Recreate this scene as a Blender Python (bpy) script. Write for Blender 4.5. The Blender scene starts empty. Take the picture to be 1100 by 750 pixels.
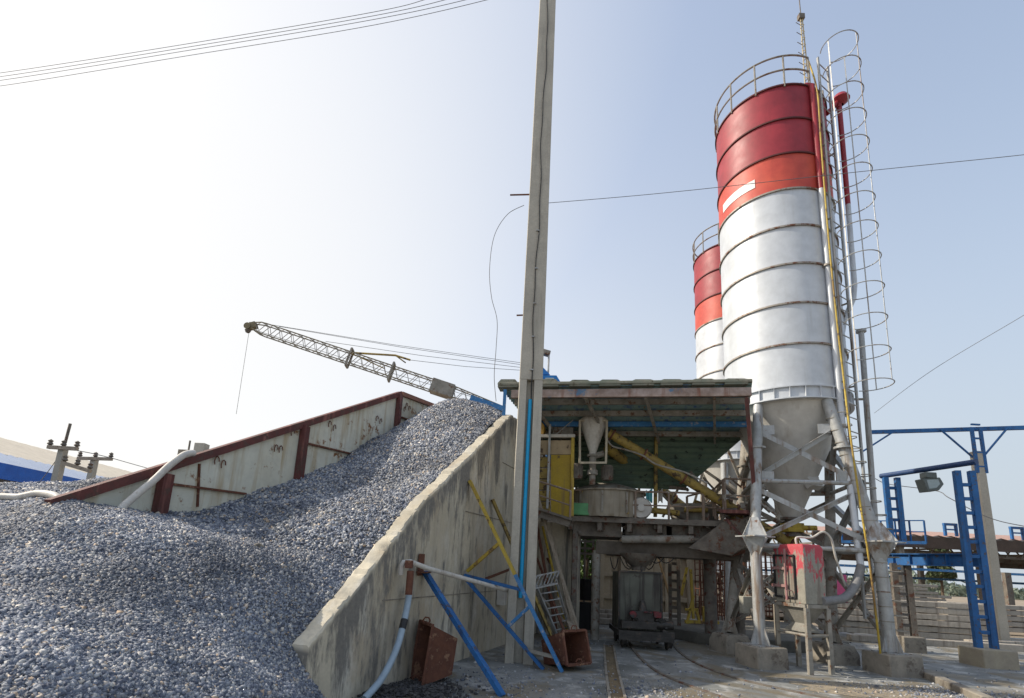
import bpy, math, random
import numpy as np
from mathutils import Vector, Matrix
random.seed(7); rng = np.random.default_rng(11)
C = bpy.context.scene.collection
R_ = math.radians
# ------------------------------------------------------------------ camera frame (photo pixels of the 1100x750 picture)
F, CX, CY, VP, H = 770., 550., 375., (686., -2210.), 1.6
roll = math.atan2(VP[0]-CX, CY-VP[1]); th = math.atan(F/math.hypot(VP[0]-CX, CY-VP[1]))
fw = Vector((0, math.cos(th), math.sin(th))); u0 = Vector((0, -math.sin(th), math.cos(th))); r0 = Vector((1, 0, 0))
RT = math.cos(roll)*r0+math.sin(roll)*u0; UP = -math.sin(roll)*r0+math.cos(roll)*u0
CAM = Vector((0, 0, H))
def ray(x, y): return (x-CX)*RT+(CY-y)*UP+F*fw
def g(x, y, z=0.):            # the point at height z seen at a photo pixel
    v = ray(x, y); return CAM+v*((z-H)/v.z)
def at(x, y, Y):              # the point at world depth Y seen at a photo pixel
    v = ray(x, y); return CAM+v*(Y/v.y)
def pl(x, y, P, d):           # the point on the vertical plane through P along d
    n = Vector((-d[1], d[0], 0)); v = ray(x, y); Q = Vector((P[0], P[1], 0))
    return CAM+v*((Q-CAM).dot(n)/v.dot(n))
def V(*a): return Vector(a)
A = V(.964, -.267, 0); B = V(.267, .964, 0); Z = V(0, 0, 1)
# The lens is a wide 18 mm one with its centre left of and below the picture's centre. Layout coordinates above were taken
# with a longer lens; T() carries a layout point to its true place in the world, O() an offset in metres back to the layout.
FN, PXN, YH = 530., 686.-.0526112*(499.+2210.), 604.
def _cam2():
    best = None
    for i in range(3000, 6400):
        py = i/10; d = Vector((VP[0]-PXN, VP[1]-py)); dv = d.length; n = d/dv; dh = (Vector((PXN-550., py-YH))).dot(n); e = abs(dv*dh-FN*FN)
        if best is None or e < best[0]: best = (e, py, n.copy(), dv)
    return best[1:]
PYN, n2, dv2 = _cam2(); th2 = math.atan(FN/dv2)
fw2 = Vector((0, math.cos(th2), math.sin(th2))); u2 = Vector((0, -math.sin(th2), math.cos(th2)))
RT2 = -n2.y*r0+n2.x*u2; UP2 = -n2.x*r0-n2.y*u2
def g2(x, y, z=0.): v = (x-PXN)*RT2+(PYN-y)*UP2+FN*fw2; return CAM+v*((z-H)/v.z)
_a, _b, _c = (g(*p) for p in ((300, 720), (900, 720), (600, 800))); _d, _e, _f = (g2(*p) for p in ((300, 720), (900, 720), (600, 800)))
_O = np.array([[_b.x-_a.x, _c.x-_a.x], [_b.y-_a.y, _c.y-_a.y]]); _N = np.array([[_e.x-_d.x, _f.x-_d.x], [_e.y-_d.y, _f.y-_d.y]])
M2 = _N@np.linalg.inv(_O); M2I = np.linalg.inv(M2); T0 = np.array([_d.x, _d.y])-M2@np.array([_a.x, _a.y])
print('M2', M2, T0, 'PYN', PYN)
def T(p): return Vector((M2[0, 0]*p[0]+M2[0, 1]*p[1]+T0[0], M2[1, 0]*p[0]+M2[1, 1]*p[1]+T0[1], p[2]))
def TI(p): q = (p[0]-T0[0], p[1]-T0[1]); return Vector((M2I[0, 0]*q[0]+M2I[0, 1]*q[1], M2I[1, 0]*q[0]+M2I[1, 1]*q[1], p[2]))
def TV(d): return Vector((M2[0, 0]*d[0]+M2[0, 1]*d[1], M2[1, 0]*d[0]+M2[1, 1]*d[1], d[2]))
def O(x, y=None, z=0.):
    if y is None: x, y, z = x
    return Vector((M2I[0, 0]*x+M2I[0, 1]*y, M2I[1, 0]*x+M2I[1, 1]*y, z))
AN = TV(A).normalized(); BN = TV(B).normalized(); RZA = math.atan2(AN.y, AN.x)
# ------------------------------------------------------------------ mesh builder
class MB:
    def __init__(s): s.v = []; s.f = []
    def add(s, vs, fs): return s._add([T(p) for p in vs], fs)
    def _add(s, vs, fs):
        k = len(s.v); s.v += [tuple(p) for p in vs]; s.f += [tuple(i+k for i in f) for f in fs]; return s
    def box(s, c, size, rz=0, M=None):
        hx, hy, hz = size[0]/2, size[1]/2, size[2]/2
        R = M if M else Matrix.Rotation(rz, 3, 'Z')
        vs = [T(c)+R@V(x*hx, y*hy, z*hz) for z in (-1, 1) for y in (-1, 1) for x in (-1, 1)]
        return s._add(vs, [(0, 2, 3, 1), (4, 5, 7, 6), (0, 1, 5, 4), (2, 6, 7, 3), (0, 4, 6, 2), (1, 3, 7, 5)])
    def beam(s, p, q, w, h=None, up=Z, w2=None, raw=False):
        p, q = (Vector(p), Vector(q)) if raw else (T(p), T(q)); h = h or w; d = (q-p).normalized()
        if abs(d.dot(up)) > .98: up = V(0, 1, 0) if abs(d.y) < .9 else V(1, 0, 0)
        a = d.cross(up).normalized(); b = a.cross(d).normalized(); k = (w2/w) if w2 else 1
        vs = [p+a*sx*w/2+b*sy*h/2 for sx, sy in ((-1, -1), (1, -1), (1, 1), (-1, 1))]+[q+(a*sx*w/2+b*sy*h/2)*k for sx, sy in ((-1, -1), (1, -1), (1, 1), (-1, 1))]
        return s._add(vs, [(0, 1, 2, 3), (7, 6, 5, 4), (0, 4, 5, 1), (1, 5, 6, 2), (2, 6, 7, 3), (3, 7, 4, 0)])
    def angle(s, p, q, w=.07, t=.008, up=Z):      # an L section bar
        p, q = T(p), T(q); d = (q-p).normalized()
        if abs(d.dot(up)) > .98: up = V(0, 1, 0)
        a = d.cross(up).normalized(); b = a.cross(d).normalized()
        s.beam(p, q, w, t, up, raw=True); s.beam(p+a*(w/2-t/2)-b*(w/2+t/2+.0005), q+a*(w/2-t/2)-b*(w/2+t/2+.0005), t, w, up, raw=True); return s
    def tube(s, pts, r, n=10, r2=None, caps=True):
        pts = [T(p) for p in pts]; k = len(s.v); m = len(pts); up = None
        for i, p in enumerate(pts):
            d = (pts[min(i+1, m-1)]-pts[max(i-1, 0)]).normalized()
            if up is None:
                up = V(0, 0, 1) if abs(d.z) < .9 else V(1, 0, 0)
            a = d.cross(up).normalized(); b = a.cross(d).normalized(); up = b
            rr = r if r2 is None else r+(r2-r)*i/(m-1)
            s.v += [tuple(p+a*math.cos(t*2*math.pi/n)*rr+b*math.sin(t*2*math.pi/n)*rr) for t in range(n)]
        for i in range(m-1):
            for t in range(n):
                u = (t+1) % n; s.f.append((k+i*n+t, k+i*n+u, k+(i+1)*n+u, k+(i+1)*n+t))
        if caps: s.f.append(tuple(k+t for t in range(n))[::-1]); s.f.append(tuple(k+(m-1)*n+t for t in range(n)))
        return s
    def lathe(s, c, prof, n=48, a0=0, a1=2*math.pi, axis=None):   # prof: list of (radius, z)
        full = abs(a1-a0-2*math.pi) < 1e-6; k = len(s.v); cols = n if full else n+1; c = T(c)
        Q = axis.to_track_quat('Z', 'Y').to_matrix() if axis else Matrix.Identity(3)
        for r, z in prof:
            s.v += [tuple(c+Q@V(r*math.cos(a0+(a1-a0)*i/n), r*math.sin(a0+(a1-a0)*i/n), z)) for i in range(cols)]
        for j in range(len(prof)-1):
            for i in range(n):
                i2 = (i+1) % cols; s.f.append((k+j*cols+i, k+j*cols+i2, k+(j+1)*cols+i2, k+(j+1)*cols+i))
        return s
    def ring(s, c, R, r, n=48, m=6, a0=0, a1=2*math.pi, flat=1.):
        prof = [(R+r*math.cos(t*2*math.pi/m), r*flat*math.sin(t*2*math.pi/m)) for t in range(m+1)]
        return s.lathe(c, prof, n, a0, a1)
    def plate(s, pts, t, n=None):                 # polygon given a thickness t behind its face
        pts = [T(p) for p in pts]; n0 = (pts[1]-pts[0]).cross(pts[2]-pts[0]).normalized()
        n = n0 if n is None else (n0 if n0.dot(n) >= 0 else -n0)
        m = len(pts); k = len(s.v); s.v += [tuple(p) for p in pts]+[tuple(p-n*t) for p in pts]
        s.f.append(tuple(range(k, k+m))); s.f.append(tuple(range(k+2*m-1, k+m-1, -1)))
        for i in range(m): j = (i+1) % m; s.f.append((k+i, k+m+i, k+m+j, k+j))
        return s
    def corrug(s, p00, p10, p11, p01, waves, amp, thick=.004, along='u'):  # corrugated sheet, ridges run from p0x to p1x side
        k = len(s.v); n = waves*4; p00, p10, p11, p01 = map(T, (p00, p10, p11, p01))
        nn = (p10-p00).cross(p01-p00).normalized()
        for i in range(n+1):
            t = i/n; o = nn*amp*math.sin(t*waves*2*math.pi)
            a, b = p00.lerp(p10, t)+o, p01.lerp(p11, t)+o
            s.v += [tuple(a), tuple(b), tuple(a+nn*thick), tuple(b+nn*thick)]
        for i in range(n):
            q = k+4*i; s.f += [(q, q+1, q+5, q+4), (q+2, q+6, q+7, q+3), (q, q+4, q+6, q+2), (q+1, q+3, q+7, q+5)]
        return s
    def splits(s, name, mat, parent, bevel=0, sharp=35):   # every loose piece becomes a part of its own
        par = list(range(len(s.v)))
        def find(i):
            while par[i] != i: par[i] = par[par[i]]; i = par[i]
            return i
        for f in s.f:
            for i in f[1:]: par[find(i)] = find(f[0])
        groups = {}
        for f in s.f: groups.setdefault(find(f[0]), []).append(f)
        for fs in groups.values():
            ids = sorted({i for f in fs for i in f}); mp = {i: k for k, i in enumerate(ids)}; b = MB(); b.v = [s.v[i] for i in ids]; b.f = [tuple(mp[i] for i in f) for f in fs]
            b.build(name, mat, parent, bevel=bevel, sharp=sharp)
    def build(s, name, mat, parent=None, origin=None, label=None, bevel=0, sharp=35):
        me = bpy.data.meshes.new(name); o0 = Vector((0, 0, 0))
        if parent is not None:
            r = parent
            while r.parent: r = r.parent
            o0 = Vector(r['org'])
        elif origin is not None: o0 = T(origin)
        me.from_pydata([tuple(Vector(p)-o0) for p in s.v], [], s.f); me.validate(); me.update()
        import bmesh
        bm = bmesh.new(); bm.from_mesh(me); bmesh.ops.recalc_face_normals(bm, faces=bm.faces); bm.to_mesh(me); bm.free()
        me.polygons.foreach_set('use_smooth', [True]*len(me.polygons)); me.set_sharp_from_angle(angle=R_(sharp))
        o = bpy.data.objects.new(name, me); C.objects.link(o); me.materials.append(mat)
        if parent is not None: o.parent = parent
        else: o.location = o0; o['org'] = tuple(o0)
        if label: o['label'] = label
        if bevel:
            md = o.modifiers.new('bevel', 'BEVEL'); md.width = bevel; md.segments = 2; md.limit_method = 'ANGLE'
        return o
def thing(name, label, cat, loc, group=None):
    o = bpy.data.objects.new(name, None); C.objects.link(o); loc = T(loc); o.location = loc; o.empty_display_size = .2
    o['org'] = tuple(loc); o['label'] = label; o['category'] = cat
    if group: o['group'] = group
    return o
def tag(o, label, cat, group=None):
    o['label'] = label; o['category'] = cat
    if group: o['group'] = group
    return o
def struct(o): o['kind'] = 'structure'; return o
def copy_thing(root, loc, label, rz=None):
    r = root.copy(); C.objects.link(r); r.location = loc; r['label'] = label; r['org'] = tuple(loc)
    if rz is not None: r.rotation_euler = (0, 0, rz)
    for ch in root.children:
        c = ch.copy(); C.objects.link(c); c.parent = r
        for s in ch.children: d = s.copy(); C.objects.link(d); d.parent = c
    return r
# ------------------------------------------------------------------ materials
def mat(name, col, alt=None, scale=3., rough=.7, metal=0., bump=.3, bscale=40., streak=None, sk=.5, spot=None, sp=.5, spscale=6., detail=8., spec=.4, tight=.12):
    m = bpy.data.materials.new(name); m.use_nodes = True; nt = m.node_tree; N = nt.nodes; L = nt.links
    bs = N['Principled BSDF']; bs.inputs['Roughness'].default_value = rough; bs.inputs['Metallic'].default_value = metal
    bs.inputs['Specular IOR Level'].default_value = spec
    tc = N.new('ShaderNodeTexCoord')
    def noise(sc, det=detail, mp=None, ro=.6):
        n = N.new('ShaderNodeTexNoise'); n.inputs['Scale'].default_value = sc; n.inputs['Detail'].default_value = det; n.inputs['Roughness'].default_value = ro
        if mp:
            q = N.new('ShaderNodeMapping'); q.inputs['Scale'].default_value = mp; L.new(tc.outputs['Object'], q.inputs[0]); L.new(q.outputs[0], n.inputs['Vector'])
        else: L.new(tc.outputs['Object'], n.inputs['Vector'])
        return n
    def ramp(src, a, b):
        r = N.new('ShaderNodeMapRange'); r.inputs[1].default_value = a; r.inputs[2].default_value = b; r.clamp = True; L.new(src, r.inputs[0]); return r.outputs[0]
    def mix(fac, a, b):
        x = N.new('ShaderNodeMix'); x.data_type = 'RGBA'; L.new(fac, x.inputs[0])
        for k, s in ((6, a), (7, b)):
            if isinstance(s, tuple): x.inputs[k].default_value = (*s, 1)
            else: L.new(s, x.inputs[k])
        return x.outputs[2]
    alt = alt or tuple(c*.75 for c in col)
    c = mix(ramp(noise(scale).outputs[0], .35, .65), col, alt)
    fine = ramp(noise(bscale*.6, 4).outputs[0], .3, .7)
    dk = N.new('ShaderNodeMix'); dk.data_type = 'RGBA'; dk.blend_type = 'MULTIPLY'; dk.inputs[0].default_value = .35
    L.new(c, dk.inputs[6]); cr = mix(fine, (.6, .6, .6), (1.15, 1.15, 1.15)); L.new(cr, dk.inputs[7]); c = dk.outputs[2]
    if streak:
        f = ramp(noise(1, 6, (7, 7, .55)).outputs[0], .62-sk*.25, .62-sk*.25+tight); 
        c = mix(f, c, streak)
    if spot:
        f = ramp(noise(spscale, 10, None, .7).outputs[0], .66-sp*.22, .66-sp*.22+.06); c = mix(f, c, spot)
    L.new(c, bs.inputs['Base Color'])
    rr = N.new('ShaderNodeMapRange'); rr.inputs[3].default_value = max(rough-.12, .05); rr.inputs[4].default_value = min(rough+.15, 1); L.new(noise(scale*2.3).outputs[0], rr.inputs[0]); L.new(rr.outputs[0], bs.inputs['Roughness'])
    if bump:
        b = N.new('ShaderNodeBump'); b.inputs['Strength'].default_value = bump; b.inputs['Distance'].default_value = .02
        L.new(noise(bscale, 8).outputs[0], b.inputs['Height']); L.new(b.outputs[0], bs.inputs['Normal'])
    m['c'] = 1; return m
silver = mat('silver_paint', (.56, .59, .62), (.51, .54, .575), .8, .42, .1, .03, 6, streak=(.40, .41, .41), sk=.24, tight=.35)
creamsteel = mat('cream_cone_paint', (.56, .55, .51), (.50, .48, .44), 1.5, .6, 0, .06, 8, streak=(.33, .29, .24), sk=.25, tight=.3)
redp = mat('red_paint', (.32, .03, .042), (.24, .022, .032), 1.4, .5, 0, .06, 8, streak=(.20, .02, .025), sk=.25, tight=.35)
redorange = mat('orange_red_paint', (.54, .085, .05), (.44, .055, .04), 1.4, .5, 0, .06, 8, streak=(.30, .04, .03), sk=.2, tight=.35)
seam = mat('dark_seam_steel', (.27, .25, .22), (.34, .31, .27), 8, .6, .3, .2, 30, spot=(.16, .07, .04), sp=.6)
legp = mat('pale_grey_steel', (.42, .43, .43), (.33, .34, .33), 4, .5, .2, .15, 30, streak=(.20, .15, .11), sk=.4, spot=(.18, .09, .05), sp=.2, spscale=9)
legd = mat('dusty_shaded_grey_steel', (.31, .29, .25), (.20, .185, .155), 4, .7, 0, .25, 30, spot=(.14, .07, .04), sp=.5)  # dusty steel; its darker tone also stands for shade on rear silo legs
dark = mat('grimy_dark_steel', (.12, .105, .088), (.20, .175, .145), 5, .75, .05, .4, 30, spot=(.12, .05, .03), sp=.5)
rust = mat('rusty_steel', (.17, .07, .04), (.10, .04, .028), 6, .8, .1, .4, 30, spot=(.27, .15, .09), sp=.5)
redox = mat('red_oxide_paint', (.135, .042, .036), (.085, .034, .03), 3, .7, 0, .3, 30, spot=(.09, .05, .04), sp=.6, streak=(.24, .10, .08), sk=.3)
bluep = mat('blue_paint', (.022, .13, .35), (.016, .095, .26), 4, .55, 0, .2, 30, spot=(.08, .06, .05), sp=.42, spscale=11, streak=(.02, .05, .13), sk=.2)
bluel = mat('worn_light_blue_paint', (.05, .21, .46), (.04, .17, .38), 5, .5, 0, .15, 30, spot=(.35, .36, .38), sp=.4, spscale=12)
yelp = mat('yellow_paint', (.50, .37, .05), (.38, .26, .04), 5, .55, 0, .15, 30, spot=(.12, .07, .03), sp=.4, streak=(.22, .13, .04), sk=.3)
yeld = mat('grimy_yellow_paint', (.38, .27, .06), (.25, .18, .06), 5, .65, 0, .3, 30, spot=(.07, .045, .025), sp=.6)
conc = mat('weathered_concrete', (.48, .43, .34), (.40, .36, .285), 1.6, .88, 0, .35, 35, streak=(.15, .14, .125), sk=.55, spot=(.27, .21, .15), sp=.25, spscale=3)
concp = mat('pale_pole_concrete', (.46, .43, .36), (.38, .355, .30), 2.5, .88, 0, .3, 60, streak=(.22, .21, .18), sk=.3, tight=.3)
conc2 = mat('stained_footing_concrete', (.30, .27, .22), (.20, .18, .15), 3, .9, 0, .5, 25, spot=(.13, .11, .09), sp=.5, spscale=4)
pile_m = mat('precast_concrete', (.42, .38, .32), (.33, .30, .255), 1.5, .88, 0, .3, 30, streak=(.22, .19, .16), sk=.4)
panel = mat('greenish_limewashed_sheet', (.64, .66, .58), (.54, .53, .43), .9, .75, 0, .15, 12, streak=(.38, .30, .17), sk=.42, tight=.22, spot=(.22, .11, .05), sp=.36, spscale=3.4)
groundm = mat('dry_dirt', (.33, .27, .20), (.24, .20, .15), .3, .95, 0, .5, 8)
pink = mat('pink_board', (.62, .10, .24), (.50, .08, .2), 2, .6)
black = mat('black_rubber', (.02, .02, .022), (.03, .03, .03), 8, .55)
bluepipe = mat('bright_blue_pipe', (.0, .33, .62), (.0, .28, .55), 3, .4, 0, .03)
hosem = mat('pale_blue_hose', (.36, .46, .54), (.30, .38, .45), 3, .45, 0, .05)
whitep = mat('dirty_white_paint', (.60, .58, .53), (.50, .47, .41), 4, .55, 0, .1, 30, streak=(.32, .27, .22), sk=.25)
whitesign = mat('white_plate', (.75, .74, .72), (.68, .66, .65), 4, .5, 0, .05)
wood = mat('old_timber', (.42, .35, .27), (.27, .22, .165), 8, .85, 0, .4, 40, streak=(.36, .30, .23), sk=.4)
greenp = mat('green_paint', (.14, .40, .18), (.10, .26, .12), 6, .6, 0, .2, 20, spot=(.2, .2, .16), sp=.4)
roofm = mat('green_blue_roof_sheet', (.20, .30, .27), (.14, .23, .25), 1.4, .6, .1, .1, 20, streak=(.06, .12, .24), sk=.4, spot=(.2, .12, .07), sp=.2)
creamroof = mat('cream_roof_sheet', (.62, .55, .43), (.55, .48, .38), .3, .6, 0, .1, 5)
pinkroof = mat('faded_pink_roof', (.42, .27, .22), (.36, .24, .2), 1, .8)
wallgrey = mat('grey_wall_sheet', (.33, .32, .29), (.27, .26, .23), 1, .75, 0, .1)
glass = mat('window_pane', (.35, .42, .42), (.42, .48, .47), 2, .12, 0, 0)
cablem = mat('black_cable', (.012, .012, .014), (.02, .02, .02), 5, .6)
trunkm = mat('bark', (.14, .10, .07), (.09, .07, .05), 8, .95, 0, .6, 25)
leafm = mat('leaf_green', (.045, .095, .02), (.085, .15, .03), 3, .6, 0, 0)
leafm2 = mat('dusty_leaf_green', (.06, .085, .035), (.10, .12, .05), 2, .7, 0, 0)
gpaint = mat('flaking_red_over_grey', (.30, .29, .24), (.23, .22, .18), 4, .7, 0, .3, 30, streak=(.2, .17, .13), sk=.3)
# ------------------------------------------------------------------ ground
def grid_sheet(name, m, x0, x1, y0, y1, z, n=1):
    b = MB(); b.add([(x0, y0, z), (x1, y0, z), (x1, y1, z), (x0, y1, z)], [(0, 1, 2, 3)]); return struct(b.build(name, m))
grid_sheet('ground', groundm, -900, 900, -60, 1500, -.012)
def yard_material():
    m = bpy.data.materials.new('wet_stained_concrete_yard'); m.use_nodes = True; nt = m.node_tree; N = nt.nodes; L = nt.links; bs = N['Principled BSDF']
    tc = N.new('ShaderNodeTexCoord')
    def nz(s, d=8, dist=0.):
        n = N.new('ShaderNodeTexNoise'); n.inputs['Scale'].default_value = s; n.inputs['Detail'].default_value = d; n.inputs['Roughness'].default_value = .62; n.inputs['Distortion'].default_value = dist; L.new(tc.outputs['Object'], n.inputs['Vector']); return n.outputs[0]
    def mr(s, a, b, c=0., d=1.):
        r = N.new('ShaderNodeMapRange'); r.inputs[1].default_value = a; r.inputs[2].default_value = b; r.inputs[3].default_value = c; r.inputs[4].default_value = d; L.new(s, r.inputs[0]); return r.outputs[0]
    def mx(f, a, b):
        x = N.new('ShaderNodeMix'); x.data_type = 'RGBA'; L.new(f, x.inputs[0])
        for k, s in ((6, a), (7, b)):
            if isinstance(s, tuple): x.inputs[k].default_value = (*s, 1)
            else: L.new(s, x.inputs[k])
        return x.outputs[2]
    c = mx(mr(nz(.9, 10, .6), .38, .62), (.13, .135, .125), (.25, .255, .245))
    c = mx(mr(nz(2.3, 8, .4), .52, .66), c, (.42, .42, .40))
    c = mx(mr(nz(.7, 10, .8), .50, .58), c, (.17, .145, .10))
    c = mx(mr(nz(14, 6), .55, .75), c, (.11, .10, .09))
    L.new(c, bs.inputs['Base Color']); L.new(mr(nz(1.1, 6), .35, .65, .42, .9), bs.inputs['Roughness'])
    b = N.new('ShaderNodeBump'); b.inputs['Strength'].default_value = .5; b.inputs['Distance'].default_value = .02; L.new(nz(9, 12), b.inputs['Height']); L.new(b.outputs[0], bs.inputs['Normal'])
    return m
yardm = yard_material()
grid_sheet('concrete_yard', yardm, -1.6, 40, 1, 26, 0)
# dirt filled drain channel running to the gantry
chan = MB(); cp = [g(656, 760, .003), g(651, 720, .003), g(649, 693, .003)]; cq = [g(674, 760, .003), g(664, 720, .003), g(659, 693, .003)]
for i in range(2): chan.add([cp[i], cq[i], cq[i+1], cp[i+1]], [(0, 1, 2, 3)])
struct(chan.build('drain_channel', mat('silted_channel', (.20, .15, .085), (.13, .10, .06), 4, .95, 0, .8, 20)))
kb = MB()
for pts in (cp, cq):
    for i in range(2): kb.beam(pts[i]+V(0, 0, .004), pts[i+1]+V(0, 0, .004), .035, .03)
struct(kb.build('channel_edge', conc2))
# raised slab below the silos and the kerb on the right
ks = MB(); ks.plate([V(4.15, 19.3, .24), V(5.0, 17.6, .24), V(6.2, 16.9, .24), V(8.1, 17.6, .24), V(9, 24, .24), V(4.6, 24, .24)], .25)
struct(ks.build('raised_slab', mat('dark_wet_concrete', (.10, .095, .08), (.16, .15, .125), 2, .8, 0, .5, 20), bevel=.02))
kb2 = MB(); a_, b_ = g(975, 719), g(1062, 757); kb2.beam(a_+V(0, 0, .05), b_+V(0, 0, .05), .16, .12)
struct(kb2.build('kerb', conc2, bevel=.02))
sp_ = MB(); c0 = g(935, 742)
sp_.add([c0+V(math.cos(t*.3)*(1.15+.25*math.sin(t*1.7)), math.sin(t*.3)*(.75+.15*math.cos(t*2.3)), .004) for t in range(21)], [tuple(range(21))])
struct(sp_.build('sand_patch', mat('spilled_sand', (.36, .30, .21), (.22, .19, .14), 5, .95, 0, .8, 40, spot=(.12, .11, .10), sp=.6, spscale=9)))
# ------------------------------------------------------------------ near bunker wall
W0 = g(345, 762); W0.z = 0
def wtop(s):     # top height along the wall
    P = [(-.43, .66), (1.1, 1.56), (2.26, 2.3), (4.2, 3.24), (7.14, 4.66), (10.4, 4.72)]
    if s <= P[0][0]: return P[0][1]
    for (a, za), (b, zb) in zip(P, P[1:]):
        if s <= b: return za+(zb-za)*(s-a)/(b-a)
    return P[-1][1]
THK = .22; NL = -A       # wall thickness towards the gravel
wall = MB(); n = 170; k = 0
jr = random.Random(3)
for i in range(n+1):
    s = -.43+(10.83)*i/n; p = W0+B*s; jz = jr.uniform(-.012, .012)+.018*math.sin(s*3.1)*math.sin(s*7.7+1); jb = jr.uniform(-.012, .012)
    zt = wtop(s)+jz
    if i == 0: p = p+B*.0
    wall.v += [tuple(p+V(0, 0, -.05)), tuple(p+V(0, 0, zt-.02+jb*1.5)), tuple(p+NL*(.025+jb)+V(0, 0, zt)), tuple(p+NL*(THK-.03)+V(0, 0, zt+jb)), tuple(p+NL*THK+V(0, 0, zt-.03)), tuple(p+NL*THK+V(0, 0, -.05))]
wall.v = [tuple(T(p)) for p in wall.v]
for i in range(n):
    for j in range(5): q = i*6+j; wall.f.append((q, q+1, q+7, q+6))
wall.f.append((0, 1, 2, 3, 4, 5)); wall.f.append(tuple(n*6+j for j in (5, 4, 3, 2, 1, 0)))
def wall_material():
    m = bpy.data.materials.new('cast_concrete'); m.use_nodes = True; nt = m.node_tree; N = nt.nodes; L = nt.links; bs = N['Principled BSDF']; bs.inputs['Roughness'].default_value = .88
    tc = N.new('ShaderNodeTexCoord'); at_ = N.new('ShaderNodeAttribute'); at_.attribute_name = 'below_top'
    def nz(sc, mp=(1, 1, 1), d=8, ro=.6):
        q = N.new('ShaderNodeMapping'); q.inputs['Scale'].default_value = mp; L.new(tc.outputs['Object'], q.inputs[0])
        n = N.new('ShaderNodeTexNoise'); n.inputs['Scale'].default_value = sc; n.inputs['Detail'].default_value = d; n.inputs['Roughness'].default_value = ro; L.new(q.outputs[0], n.inputs['Vector']); return n.outputs[0]
    def mr(x, a, b, c=0., d=1.):
        r = N.new('ShaderNodeMapRange'); r.inputs[1].default_value = a; r.inputs[2].default_value = b; r.inputs[3].default_value = c; r.inputs[4].default_value = d; L.new(x, r.inputs[0]); return r.outputs[0]
    def ma(op, x, y):
        r = N.new('ShaderNodeMath'); r.operation = op
        for k, v in enumerate((x, y)):
            if isinstance(v, (int, float)): r.inputs[k].default_value = v
            else: L.new(v, r.inputs[k])
        return r.outputs[0]
    def mx(f, a, b):
        x = N.new('ShaderNodeMix'); x.data_type = 'RGBA'; L.new(f, x.inputs[0])
        for k, v in ((6, a), (7, b)):
            if isinstance(v, tuple): x.inputs[k].default_value = (*v, 1)
            else: L.new(v, x.inputs[k])
        return x.outputs[2]
    c = mx(mr(nz(.9), .38, .62), (.60, .54, .41), (.49, .44, .335))
    c = mx(mr(nz(3.2, (1, 1, .3)), .5, .66, 0, .8), c, (.62, .60, .53))
    c = mx(mr(nz(1.7, (1, 1, .5), 10), .58, .64, 0, .5), c, (.40, .30, .19))
    c = mx(mr(nz(5, (1, 1, .12), 10, .65), .52, .66, 0, .65), c, (.30, .28, .23))
    c = mx(mr(nz(.8, (1, 1, .6), 10, .7), .50, .58, 0, .45), c, (.37, .31, .21))
    top = mr(at_.outputs['Fac'], .0, .75, 1, 0)
    f = ma('ADD', nz(4.2, (1, 1, .22), 10, .7), ma('MULTIPLY', top, .16)); f = ma('MULTIPLY', mr(f, .54, .63, 0, .92), mr(at_.outputs['Fac'], .01, .06))
    c = mx(f, c, (.13, .125, .115))
    c = mx(mr(nz(22, (1, 1, 1), 6), .35, .7, 0, .35), c, (.34, .31, .26))
    L.new(c, bs.inputs['Base Color'])
    b = N.new('ShaderNodeBump'); b.inputs['Strength'].default_value = .45; b.inputs['Distance'].default_value = .02; L.new(nz(16, (1, 1, 1), 12, .7), b.inputs['Height']); L.new(b.outputs[0], bs.inputs['Normal'])
    return m
wt = tag(wall.build('concrete_retaining_wall', wall_material(), origin=W0, sharp=22), 'stained sloping concrete wall in front, holding gravel on its left and braced by blue struts', 'wall')
atr = wt.data.attributes.new('below_top', 'FLOAT', 'POINT')
for i_ in range(n+1):
    zt_0 = wall.v[i_*6+1][2]
    for j_ in range(6): atr.data[i_*6+j_].value = 0. if j_ in (1, 2, 3, 4) else zt_0-wall.v[i_*6+j_][2]
ln = MB()
for sg in ((1.3, 10.2, 1.05), (4.4, 10.2, 2.4), (6.6, 10.2, 3.55)):
    a, b, z = sg; ln.beam(W0+B*a+A*.003+V(0, 0, z), W0+B*b+A*.003+V(0, 0, z), .014, .012)
ln.build('pour_joint', conc2, wt)
# end wall facing the yard, below the yellow plant
E0 = W0+B*10.4
ew = MB(); ew.box(E0+A*.44+B*.12+V(0, 0, 1.3), (.88, .24, 2.6), rz=RZA)
for z in (.7, 1.35, 2.0): ew.box(E0+A*.44-B*.003+V(0, 0, z), (.88, .012, .02), rz=RZA)
ewt = tag(ew.build('concrete_wall', conc, origin=E0, bevel=.01), 'short grey concrete wall facing the yard below the yellow bin, behind leaning planks', 'wall')
MB().beam(E0+A*.96, E0+A*.96+V(0, 0, 2.7), .12, .14).build('pilaster', conc, ewt)
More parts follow.
